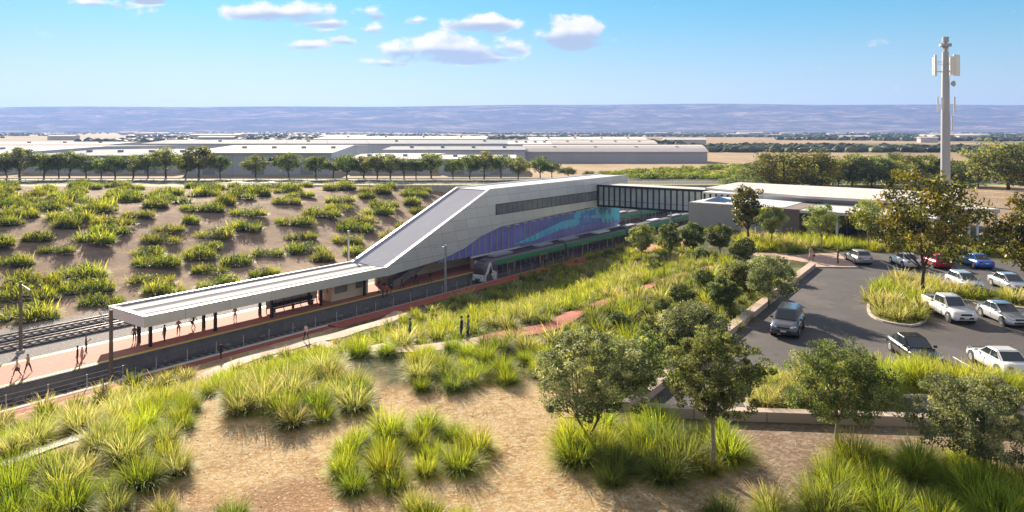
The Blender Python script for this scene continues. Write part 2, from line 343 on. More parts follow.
# ------------------------------------------------------------------ mesh helpers
class MB:
    def __init__(s): s.v = []; s.f = []; s.m = []; s.cm = 0
    def add(s, vs, fs):
        o = len(s.v); s.v += [tuple(map(float, p)) for p in vs]
        for f in fs: s.f.append(tuple(i + o for i in f)); s.m.append(s.cm)
        return s
    def hexa(s, p):   # 8 points: bottom 4 ccw, top 4
        return s.add(p, [(3, 2, 1, 0), (4, 5, 6, 7), (0, 1, 5, 4), (1, 2, 6, 5), (2, 3, 7, 6), (3, 0, 4, 7)])
    def box(s, x0, x1, y0, y1, z0, z1):
        return s.hexa([(x0, y0, z0), (x1, y0, z0), (x1, y1, z0), (x0, y1, z0), (x0, y0, z1), (x1, y0, z1), (x1, y1, z1), (x0, y1, z1)])
    def ubox(s, u0, u1, v0, v1, z0, z1):
        q = [P(u0, v1), P(u1, v1), P(u1, v0), P(u0, v0)]
        return s.hexa([(a[0], a[1], z0) for a in q] + [(a[0], a[1], z1) for a in q])
    def prism(s, poly, off):      # planar polygon extruded by an offset vector
        n = len(poly); a = [np.array(p, float) for p in poly]; o = np.array(off, float)
        nn = np.zeros(3)
        for i in range(n): nn += np.cross(a[i], a[(i + 1) % n])
        if np.dot(nn, o) > 0: a = a[::-1]
        return s.add([*a, *[p + o for p in a]], [tuple(range(n)), tuple(range(2 * n - 1, n - 1, -1))] + [(i, i + n, (i + 1) % n + n, (i + 1) % n) for i in range(n)])
    def tube(s, pts, rad, n=8, cap=True):
        pts = [np.array(p, float) for p in pts]; rad = rad if hasattr(rad, '__len__') else [rad] * len(pts)
        vs = []; fs = []
        for i, p in enumerate(pts):
            t = pts[min(i + 1, len(pts) - 1)] - pts[max(i - 1, 0)]; t /= np.linalg.norm(t) + 1e-9
            r = np.array((0, 0, 1.)) if abs(t[2]) < 0.9 else np.array((1., 0, 0))
            a = np.cross(t, r); a /= np.linalg.norm(a); c = np.cross(t, a)
            for k in range(n):
                w = 2 * math.pi * k / n; vs.append(p + rad[i] * (math.cos(w) * a + math.sin(w) * c))
        for i in range(len(pts) - 1):
            for k in range(n): fs.append((i * n + k, i * n + (k + 1) % n, (i + 1) * n + (k + 1) % n, (i + 1) * n + k))
        if cap: fs.append(tuple(range(n))[::-1]); fs.append(tuple((len(pts) - 1) * n + k for k in range(n)))
        return s.add(vs, fs)
    def ring(s, c, r0, r1, z0, z1, n=16):
        vs = []; fs = []
        for k in range(n):
            w = 2 * math.pi * k / n; cs, sn = math.cos(w), math.sin(w)
            for r, z in ((r0, z0), (r1, z0), (r1, z1), (r0, z1)): vs.append((c[0] + r * cs, c[1] + r * sn, z))
        for k in range(n):
            j = (k + 1) % n
            for q in range(4): fs.append((k * 4 + q, j * 4 + q, j * 4 + (q + 1) % 4, k * 4 + (q + 1) % 4))
        return s.add(vs, fs)

def tag(o, label=None, cat=None, group=None, kind=None):
    if label: o['label'] = label
    if cat: o['category'] = cat
    if group: o['group'] = group
    if kind: o['kind'] = kind
    return o
def build(name, mb, mats, parent=None, smooth=False, bevel=0.0, local=False):
    """one mesh object. World-space points unless local; the origin goes to the base centre or the parent's origin"""
    if isinstance(mats, str) or isinstance(mats, bpy.types.Material): mats = [mats]
    V = np.array(mb.v, float)
    if local: org = np.zeros(3)
    elif parent is not None:
        org = np.array(parent.location) if parent.parent is None else np.array(parent.parent.location)
    else: org = np.array(((V[:, 0].min() + V[:, 0].max()) / 2, (V[:, 1].min() + V[:, 1].max()) / 2, V[:, 2].min()))
    me = bpy.data.meshes.new(name); me.from_pydata((V - org).tolist(), [], mb.f)
    for m in mats: me.materials.append(M[m] if isinstance(m, str) else m)
    if len(mats) > 1: me.polygons.foreach_set('material_index', mb.m)
    if smooth: me.polygons.foreach_set('use_smooth', [True] * len(me.polygons))
    me.update()
    if bevel:
        bm = bmesh.new(); bm.from_mesh(me)
        bmesh.ops.recalc_face_normals(bm, faces=bm.faces)
        ed = [e for e in bm.edges if len(e.link_faces) == 2 and e.calc_face_angle(0) > 0.5]
        bmesh.ops.bevel(bm, geom=ed, offset=bevel, segments=2, affect='EDGES', clamp_overlap=True)
        bm.to_mesh(me); bm.free()
    o = bpy.data.objects.new(name, me); COL.objects.link(o)
    if parent is not None: o.parent = parent
    elif not local: o.location = org
    return o
def thing(name, loc, label, cat, group=None, rz=0.0):
    o = bpy.data.objects.new(name, None); COL.objects.link(o); o.empty_display_size = 0.3
    o.location = tuple(map(float, loc)); o.rotation_euler = (0, 0, rz)
    return tag(o, label, cat, group)
def copy_tree(o, parent=None):
    c = o.copy(); COL.objects.link(c)
    if parent is not None: c.parent = parent
    for ch in list(o.children): copy_tree(ch, c)
    return c
def npmesh(name, V, Q, C=None, matname='leaves', smooth=False):
    me = bpy.data.meshes.new(name); nV = len(V); nQ = len(Q)
    me.vertices.add(nV); me.vertices.foreach_set('co', np.asarray(V, np.float32).ravel())
    me.loops.add(nQ * 4); me.loops.foreach_set('vertex_index', np.asarray(Q, np.int32).ravel())
    me.polygons.add(nQ); me.polygons.foreach_set('loop_start', np.arange(nQ, dtype=np.int32) * 4)
    me.polygons.foreach_set('loop_total', np.full(nQ, 4, np.int32))
    if smooth: me.polygons.foreach_set('use_smooth', np.ones(nQ, bool))
    me.update(calc_edges=True)
    if C is not None:
        a = me.color_attributes.new('Col', 'FLOAT_COLOR', 'POINT')
        a.data.foreach_set('color', np.hstack([C, np.ones((nV, 1))]).astype(np.float32).ravel())
    me.materials.append(M[matname]); return me

# ------------------------------------------------------------------ ground
def grid_mesh(name, xs, ys, zf, material, zone=None):
    Xg, Yg = np.meshgrid(xs, ys); Zg = zf(Xg, Yg)
    V = np.stack([Xg, Yg, Zg], -1).reshape(-1, 3); nx, ny = len(xs), len(ys)
    i = np.arange(nx * ny).reshape(ny, nx)
    Q = np.stack([i[:-1, :-1], i[:-1, 1:], i[1:, 1:], i[1:, :-1]], -1).reshape(-1, 4)
    M['_t'] = material
    me = npmesh(name, V, Q, None, '_t', True)
    if zone is not None:
        Z = zone(Xg.ravel(), Yg.ravel()); a = me.color_attributes.new('Zone', 'FLOAT_COLOR', 'POINT')
        a.data.foreach_set('color', np.hstack([Z, np.ones((len(Z), 1))]).astype(np.float32).ravel())
    o = bpy.data.objects.new(name, me); COL.objects.link(o); tag(o, kind='structure'); return o
def zone(x, y):
    u, v = uv(x, y); z = terrain(x, y)
    px = 512 + F * x / y; py = H0 + F * (HC - z) / y
    g = sst((v + 66) / 2) * sst((-20 - v) / 4) * sst((u - (52 + 0.30 * (-v - 25) * -1 * 0)) / 8)
    mid = (py < 372 - 0.06 * (px - 250)) & (px > 225) & (py > 200)
    wob = 6 * np.sin(px * .05) + 4 * np.sin(px * .13 + 1)
    g = sst((395 + wob - 0.05 * (px - 250) - py) / 14) * (v > -66) * (v < -20) * sst((px - 320) / 40)
    g2 = ((v > -20) & (y > 20)).astype(float) * sst((py - 225) / 5) * sst((430 - py) / 10)
    g = np.maximum(g, g2 * 0.8)
    soil = ((v < -95)).astype(float)
    bal = ((v > -98.0) & (v < -66.8)).astype(float)
    return np.stack([g, soil * (1 - bal), bal], -1)
grid_mesh('ground', np.arange(-280, 230, 0.85), np.concatenate([np.arange(9, 120, 0.7), np.arange(120, 207.3, 1.2), [207.4]]), terrain, GROUND, zone)
def farz(x, y):
    return np.full_like(x, 7.2)
grid_mesh('plain', np.linspace(-9000, 9000, 61), np.concatenate([[207.4], np.linspace(300, 9000, 30)]), farz, PLAIN)
mbk = MB().add([(-9000, -3000, 7.0), (9000, -3000, 7.0), (9000, 9, 7.0), (-9000, 9, 7.0)], [(0, 1, 2, 3)])
mbk.add([(-9000, 9, 7.1), (-279, 9, 7.1), (-279, 207.4, 7.1), (-9000, 207.4, 7.1)], [(0, 1, 2, 3)])
mbk.add([(228, 9, 7.1), (9000, 9, 7.1), (9000, 207.4, 7.1), (228, 207.4, 7.1)], [(0, 1, 2, 3)])
tag(build('surrounding_land', mbk, PLAIN), kind='structure')
def scarpz(x, y):
    t = (y - 5200) / 1500
    ridge = 236 + 9 * np.sin(x / 2300 + .6) + 5 * np.sin(x / 830) + 3 * np.sin(x / 310 + 2) + 0.0016 * x
    gull = 1 - 0.16 * np.abs(np.sin(x / 260 + 1.4 * np.sin(x / 700) + y / 900)) - 0.10 * np.abs(np.sin(x / 97 + y / 300))
    return 6.5 + (ridge * sst(t)) * (gull + (1 - gull) * sst((t - 0.75) / 0.25))
grid_mesh('hills', np.linspace(-7000, 7000, 420), np.linspace(5150, 6900, 40), scarpz, SCARP)

# haze: one closed box of even, thin air around everything
hz, hb = newmat('haze_air')
pv = hb.n('ShaderNodeVolumePrincipled'); pv.inputs['Color'].default_value = (0.30, 0.47, 0.95, 1); pv.inputs['Density'].default_value = 0.00012; pv.inputs['Anisotropy'].default_value = 0.2
hb.l(pv.outputs[0], hb.n('ShaderNodeOutputMaterial').inputs['Volume'])
M['haze_air'] = hz
tag(build('haze', MB().box(-9500, 9500, -3100, 9200, -1.2, 300), 'haze_air'), kind='stuff')

# ------------------------------------------------------------------ railway
def sheet(mb, u0, u1, v0, v1, z, mn=None):
    q = [P(u0, v1, z), P(u1, v1, z), P(u1, v0, z), P(u0, v0, z)]; mb.add(q, [(0, 1, 2, 3)])
tag(build('track_bed', MB().ubox(-40, 206, -72.58, -68.98, -1.3, -0.38), 'ballast_dark'), kind='structure')
tag(build('track_bed', MB().ubox(-40, 206, -83.3, -80.15, -0.3, 0.08), 'ballast_grey'), kind='structure')
for vc in (-89.0, -93.0):
    tag(build('track_bed', MB().ubox(-60, 206, vc - 1.35, vc + 1.35, -0.3, 0.22), 'ballast_dark'), kind='structure')
def track(vc, z, lab):
    t = thing('railway_track', P(60, vc, z), lab, 'railway track')
    for s in (-1, 1):
        m = MB(); v = vc + s * 0.56
        m.ubox(-60 if vc < -85 else -40, 205, v - .035, v + .035, z + .10, z + .26); build('rail', m, 'rail_steel', t)
    m = MB(); u = -30.0
    while u < 150:
        m.ubox(u, u + .26, vc - 1.15, vc + 1.15, z + .0, z + .11); u += 0.85
    o = build('sleepers', m, 'sleeper' if vc < -85 else 'dark_concrete', t); o['kind'] = 'stuff'
track(-70.9, -0.38, 'electric railway track beside the near platform edge'); track(-81.7, 0.08, 'electric railway track on the far side of the island platform')
track(-89.0, 0.22, 'nearer of the two dark freight tracks left of the platform'); track(-93.0, 0.22, 'farther of the two freight tracks at the foot of the planted bank')

# platform
pl = thing('station_platform', P(60, -76, 0), 'long island railway platform paved in reddish brick with yellow edge lines', 'platform')
build('platform_wall', MB().ubox(-25, 150, -79.75, -72.6, -1.3, 0.93), 'dark_concrete', pl)
build('coping', MB().ubox(-25, 150, -79.85, -72.5, 0.93, 0.985), 'dark_concrete', pl)
build('paving', MB().ubox(-25, 150, -79.7, -72.7, 0.985, 1.0), 'red_pavers', pl)
for a in (-79.6, -73.15):
    build('yellow_line', MB().ubox(-25, 150, a, a + 0.42, 1.0, 1.008), 'yellow_line', pl)

# kerb strips and path beside the fence
tag(build('kerb_strip', MB().ubox(-40, 206, -68.97, -67.88, -1.3, 0.03), 'dark_concrete'), kind='structure')
m = MB().ubox(-30, 150, -68.75, -68.45, 0.02, 0.32); m2 = MB().ubox(-30, 150, -68.1, -67.9, 0.02, 0.42)
tag(build('kerb_strip', m, 'pale_concrete'), kind='structure'); tag(build('kerb_strip', m2, 'pale_concrete'), kind='structure')
tag(build('path', MB().ubox(56, 150, -67.85, -65.6, -0.2, 0.56), 'red_path'), kind='structure')
tag(build('path', MB().ubox(-30, 55.9, -67.85, -66.6, -0.2, 0.40), 'red_path'), kind='structure')

# corridor fence
fn = thing('rail_fence', P(50, -68.6, 0.3), 'thin wire mesh fence with pale posts running beside the near railway track', 'fence')
u = -7.2; mesh = MB()
while u < 130:
    build('post', MB().ubox(u - .035, u + .035, -68.63, -68.57, 0.3, 1.55), 'mast_grey', fn); u += 3.1
m = MB()
for z in (0.42, 0.75, 1.1, 1.5): m.ubox(-8, 130, -68.612, -68.588, z - .012, z + .012)
for uu in np.arange(-8, 130, 0.62): m.ubox(uu, uu + .012, -68.608, -68.592, .42, 1.5)
build('wire_mesh', m, 'pole_brown', fn)

# canopy
U0, U1 = 37.3, 70.2
cn = thing('platform_canopy', P(54, -76, 1), 'long white flat canopy on black columns over the platform', 'canopy')
m = MB(); 
m.ubox(U0, U1, -73.2, -73.0, 3.35, 4.5); m.ubox(U0, U1, -80.4, -80.2, 3.35, 4.5); m.ubox(U0, U0 + .2, -80.2, -73.2, 3.35, 4.5)
build('fascia', m, 'fascia_panels', cn)
m = MB(); m.ubox(U0 + .2, U1, -80.2, -73.2, 3.6, 3.95); build('soffit', m, 'off_white', cn)
m = MB()
for a, c in ((-79.2, -77.5), (-76.3, -74.75), (-74.45, -73.75)): m.ubox(U0 + .9, U1, a, c, 3.95, 4.34)
m.ubox(U0 + .2, U0 + .9, -80.2, -73.2, 3.95, 4.36)
build('roof_deck', m, 'white_panel', cn)
m = MB()
for a, c in ((-80.2, -79.2), (-77.5, -76.3), (-74.75, -74.45), (-73.75, -73.2)): m.ubox(U0 + .9, U1, a, c, 3.95, 4.30)
build('gutter', m, 'groove', cn)
for k in range(5):
    for v in (-74.3, -76.6):
        uu = 38.6 + 7.2 * k
        build('column', MB().ubox(uu - .14, uu + .14, v - .14, v + .14, 1.0, 3.6), 'black_metal', cn)

# concourse over the tracks
VN, VF = -73.0, -80.2
cc = thing('station_concourse', P(105, -76.6, 1), 'large pale metal-clad station concourse with a long sloping roof down to the platform canopy', 'station building')
topl = [(U1, 4.5), (92.8, 13.6), (139.5, 13.6)]
botl = [(139.5, 8.15), (127, 8.1), (95.8, 7.3), (90.6, 6.35), (86.3, 4.9), (81.1, 3.95), (U1, 3.25)]
near = [P(u, VN, z) for u, z in topl + botl]; vd = P(0, -1, 0) - P(0, 0, 0)
build('near_wall', MB().prism(near, vd * 0.5), 'cladding', cc)
build('far_wall', MB().prism([P(u, VF, z) for u, z in topl + botl], -vd * 0.4), 'cladding', cc)
w = (VN - VF)
m = MB().prism([P(92.6, VN - .5, 13.05), P(139.4, VN - .5, 13.05), P(139.4, VN - .5, 13.42), P(92.6, VN - .5, 13.42)], vd * (w - .9))
build('roof', m, 'white_panel', cc)
m = MB().prism([P(U1 + .15, VN - .5, 4.1), P(92.7, VN - .5, 13.1), P(92.7, VN - .5, 13.40), P(U1 + .15, VN - .5, 4.38)], vd * (w - .9))
build('sloping_roof', m, 'roof_grey', cc)
m = MB().prism([P(u, VN - .5, z) for u, z in ((95.8, 7.6), (139.4, 8.35), (139.4, 8.7), (95.8, 8.0))], vd * (w - .9)); build('floor_slab', m, 'concrete', cc)
m = MB().ubox(139.2, 139.5, VF + .4, VN - .5, 8.7, 13.0); build('end_wall', m, 'cladding', cc)
fr = build('window_strip', MB().ubox(94.2, 126.6, VN + .004, VN + .05, 9.3, 11.05), 'dark_frame', cc)
k = 22
for i in range(k):
    a = 94.35 + i * (32.1 / k); build('window', MB().ubox(a + .06, a + 32.1 / k - .06, VN + .05, VN + .075, 9.42, 10.93), 'window_grey', fr)
# glazed and coloured screen below the concourse
def scr(name, pts, off, th, mt, par): return build(name, MB().prism([P(u, VN - off, z) for u, z in pts], vd * th), mt, par)
scr('screen', [(80.5, 3.5), (134, 3.5), (134, 8.0), (95.8, 7.25), (90.6, 6.3), (86.3, 4.85), (81.1, 3.9)], .14, .06, 'purple_glass', cc)
scr('blue_screen', [(106, 4.6), (134.5, 4.35), (134.5, 8.0), (112, 7.6)], .06, .05, 'deep_glass', cc)
scr('artwork_band', [(99.0, 3.9), (114.5, 3.9), (120, 5.2), (120, 6.4), (114, 6.3)], .0, .04, 'cyan_panel', cc)
scr('artwork_band', [(118, 6.6), (128.5, 5.6), (128.5, 4.5), (136, 4.3), (136, 8.05), (119, 7.7)], .02, .04, 'cyan_panel', cc)
m = MB()   # dark reflections-like tree motif on the artwork: slender dark stems
rs = random.Random(3)
for i in range(26):
    uu = rs.uniform(120, 133.5); z0 = rs.uniform(5.9, 6.6); z1 = z0 + rs.uniform(.6, 1.3); z1 = min(z1, 7.7)
    m.prism([P(uu, VN + .0, z0), P(uu + .12, VN, z0), P(uu + .3, VN, z1), P(uu - .15, VN, z1)], -vd * .03)
    for q in range(3):
        a = uu + rs.uniform(-.8, .8); c = rs.uniform(z0 + .4, 7.5); r = rs.uniform(.12, .3)
        m.prism([P(a + r * math.cos(t), VN + .01 + .005 * q, c + .7 * r * math.sin(t)) for t in np.linspace(0, 2 * math.pi, 8)[:-1]], -vd * .02)
build('artwork_motif', m, 'deep_glass', cc)['kind'] = 'stuff'
scr('lower_screen', [(100, 3.3), (134.6, 3.35), (136.5, 4.4), (119, 4.9), (113.5, 4.9)], -.10, .04, 'purple_glass', cc)
m = MB()
for uu in np.arange(82, 134, 1.55):
    zt = float(np.interp(uu, [81, 86.3, 90.6, 95.8, 127, 139], [3.8, 4.8, 6.25, 7.25, 8.0, 8.1])); m.prism([P(uu, VN - .03, 3.45), P(uu + .07, VN - .03, 3.45), P(uu + .07, VN - .03, min(zt, 5.2 if uu > 104 else 9)), P(uu, VN - .03, min(zt, 5.2 if uu > 104 else 9))], -vd * .18); build('mullion', m, 'mast_grey', cc); m = MB()
for uu in np.arange(104, 117, 1.1): build('mullion', MB().ubox(uu, uu + .05, VN - .02, VN + .02, 5.3 if uu > 108 else 4.6, 7.5), 'mast_grey', cc)
m = MB().ubox(88, 136, -73.2, -72.9, 3.2, 3.42); build('screen_rail', m, 'white_paint', cc)
m = MB()
for uu in np.arange(97, 134, 2.4): m.ubox(uu, uu + 1.1, VN + .0, VN + .1, *(lambda z: (z - .28, z - .12))(float(np.interp(uu, [95.8, 127, 139], [7.3, 8.1, 8.15]))))
build('soffit_lights', m, 'off_white', cc)
build('side_wall', MB().ubox(74.5, 136, -78.4, -78.1, 1.0, 7.2).ubox(74.5, 84, -78.4, -78.1, 1.0, 3.4) if False else MB().prism([P(u, -78.1, z) for u, z in ((73, 1.0), (136, 1.0), (136, 7.6), (97, 7.2), (88, 5), (80, 3.6), (73, 3.2))], vd * .3), 'cream_panels', cc)
for uu in (91, 98, 105, 112, 119, 126, 133):
    build('column', MB().ubox(uu - .25, uu + .25, -75.4, -74.9, 1.0, 7.3), 'cream', cc)

# stairs under the slope
st = thing('escalator', P(80, -75.5, 1), 'grey escalator rising from the platform under the sloping station roof', 'escalator')
m = MB()
for i in range(30): m.ubox(74.5 + i * .42, 74.5 + (i + 1) * .42, -76.3, -75.2, 1.0 + i * .16, 1.17 + i * .16)
build('steps', m, 'grey_metal', st)
for v in (-76.45, -75.15):
    build('balustrade', MB().prism([P(73.6, v, 1.0), P(75.0, v, 1.0), P(87.4, v, 5.7), P(87.4, v, 6.7), P(74.5, v, 2.0), P(73.6, v, 1.9)], vd * .05), 'window_grey', st)

# kiosk and platform furniture
ki = thing('platform_kiosk', P(65, -76.2, 1), 'small cream room with a window under the platform canopy', 'kiosk')
build('wall', MB().ubox(62.4, 68.6, -77.6, -74.9, 1.0, 3.58), 'cream', ki)
build('window', MB().ubox(62.9, 65.0, -74.895, -74.86, 1.9, 2.9), 'window_grey', ki)
build('window', MB().ubox(66.4, 67.6, -74.895, -74.86, 2.0, 2.9), 'window_grey', ki)
build('window', MB().ubox(62.37, 62.398, -76.9, -75.6, 1.9, 2.9), 'window_grey', ki)
sh = thing('glass_shelter', P(57.5, -76.3, 1), 'glass-panelled windbreak with a dark bench below the platform canopy', 'shelter')
for i in range(6):
    a = 54 + i * 1.25; build('pane', MB().ubox(a + .04, a + 1.19, -76.72, -76.70, 1.4, 3.1), 'bridge_glass', sh)
m = MB()
for i in range(7): m.ubox(53.98 + i * 1.25 - .03, 53.98 + i * 1.25 + .03, -76.75, -76.67, 1.0, 3.15)
m.ubox(53.95, 61.5, -76.75, -76.67, 3.15, 3.22); build('frame', m, 'dark_frame', sh)
bn = thing('platform_bench', P(57, -76, 1), 'long dark bench in front of the glass shelter on the platform', 'bench')
build('seat', MB().ubox(54.3, 60.5, -76.3, -75.8, 1.42, 1.5), 'black_metal', bn); build('backrest', MB().ubox(54.3, 60.5, -76.36, -76.31, 1.55, 2.05), 'black_metal', bn)
for a in (54.5, 57.3, 60.2): build('leg', MB().ubox(a, a + .08, -76.28, -75.84, 1.0, 1.42), 'black_metal', bn)
sg = thing('platform_sign', P(69.8, -74.1, 1), 'slim dark post with a small round-cornered sign at the end of the platform canopy', 'sign')
build('post', MB().tube([P(69.8, -74.1, 1), P(69.8, -74.1, 3.3)], .05), 'dark_frame', sg)
build('sign_panel', MB().ubox(69.55, 70.05, -74.16, -74.04, 2.1, 2.6), 'train_roof', sg, bevel=.05)
build('base', MB().ubox(69.6, 70.0, -74.3, -73.9, 1.0, 1.06), 'dark_frame', sg)

# link bridge to the entrance building
UB = 126.7
br = thing('link_bridge', P(128.5, -64, 7.2), 'flat-roofed glazed footbridge with dark vertical fins joining the concourse and the entrance building', 'footbridge')
build('floor', MB().ubox(UB, UB + 4.6, -72.95, -44.2, 8.0, 8.35), 'black_metal', br)
build('roof', MB().ubox(UB - .15, UB + 4.8, -72.95, -44.0, 11.95, 12.25), 'dark_frame', br)
build('roof_sheet', MB().ubox(UB + .1, UB + 4.6, -72.9, -44.2, 12.25, 12.33), 'roof_pale', br)
build('glazing', MB().ubox(UB + .12, UB + .16, -72.9, -44.2, 8.35, 11.95), 'bridge_glass', br)
build('glazing', MB().ubox(UB + 4.4, UB + 4.44, -72.9, -44.2, 8.35, 11.95), 'bridge_glass', br)
build('fascia', MB().ubox(UB - .17, UB - .15, -72.95, -44.0, 11.9, 12.3), 'dark_frame', br)
nf = 25
for i in range(nf):
    v = -72.7 + i * 28.2 / (nf - 1)
    build('fin', MB().ubox(UB - .13, UB + .12, v - .10, v + .10, 7.95, 11.95), 'dark_frame', br)
build('handrail', MB().ubox(UB + .05, UB + .11, -72.6, -44.3, 9.3, 9.36), 'dark_frame', br)
for v in (-76.5,): build('pier', MB().ubox(UB + 1.6, UB + 2.6, v - .5, v + .5, 0, 8.0), 'concrete', br)

# entrance building (right)
eb = thing('entrance_building', P(120, -30, TOP), 'low pale station entrance building with wide flat roofs and a brown brick front', 'building')
build('upper_roof', MB().prism([P(123.7, -49.7, 12.55), P(117.2, -31, 12.55), P(117.2, -12, 12.55), P(137, -12, 12.6), P(140, -49.5, 12.6)], (0, 0, .38)), 'roof_pale', eb)
build('upper_wall', MB().ubox(119.5, 136.5, -48.5, -13, TOP - 2, 12.55), 'white_wall', eb)
m = MB()
for i in range(9): m.ubox(119.38, 119.49, -48.2 + i * 1.0, -47.9 + i * 1.0, 11.0, 12.3)
build('fin_windows', m, 'dark_frame', eb)
build('side_block', MB().ubox(107.5, 119.3, -45.8, -31.5, TOP - 5, 11.9), 'render_grey', eb)
build('side_block_roof', MB().ubox(107.7, 119.1, -45.6, -31.6, 11.9, 11.96), 'white_wall', eb)
bs = P(112.5, -42, 11.96); m = MB(); q = [P(109.5, -44.4, 11.96), P(109.5, -40.8, 11.96), P(113.5, -40.8, 11.96), P(113.5, -44.4, 11.96)]; m.add(q + [P(111.5, -42.6, 12.7)], [(0, 1, 4), (1, 2, 4), (2, 3, 4), (3, 0, 4)])
build('skylight', m, 'skylight_blue', eb)
build('brick_wall', MB().ubox(106.8, 119.2, -31.5, -29.2, TOP - 1, 11.9), 'brick_brown', eb)
build('front_wall', MB().ubox(110.5, 119.3, -29.2, -13, TOP - .5, 11.5), 'brick_brown', eb)
build('awning', MB().ubox(106.6, 119.3, -29.1, -12.5, 11.45, 11.85), 'white_panel', eb)
build('cream_wall', MB().ubox(109.9, 110.45, -28.8, -26.4, TOP - .2, 11.4), 'off_white', eb)
for i in range(6):
    a = -25.8 + i * 2.1; build('window', MB().ubox(110.40, 110.46, a, a + 1.9, TOP + .1, 11.1), 'dark_window', eb)
for a in (-24.5, -18.5, -13.0): build('column', MB().ubox(107.1, 107.4, a, a + .3, TOP - .2, 11.45), 'white_paint', eb)
for i in range(5):
    a = -24 + i * 2.3; build('window', MB().ubox(119.40, 119.46, a, a + 1.5, 11.95, 12.45), 'dark_window', eb)

pv2 = thing('bus_shelter', G(975, 246, TOP) , 'pale flat-roofed shelter with white posts behind the tall brown-leaved tree', 'shelter')
c0 = np.array(pv2.location)
m = MB().box(c0[0] - 3.5, c0[0] + 3.2, c0[1], c0[1] + 9, TOP + 4.2, TOP + 4.7); build('roof', m, 'roof_pale', pv2)
for dx, dy in ((-.6, .3), (.5, .3), (-3.2, .3), (2.9, .3), (-3.2, 8.6), (2.9, 8.6)):
    build('post', MB().tube([(c0[0] + dx, c0[1] + dy, TOP), (c0[0] + dx, c0[1] + dy, TOP + 4.2)], .16), 'white_paint', pv2)

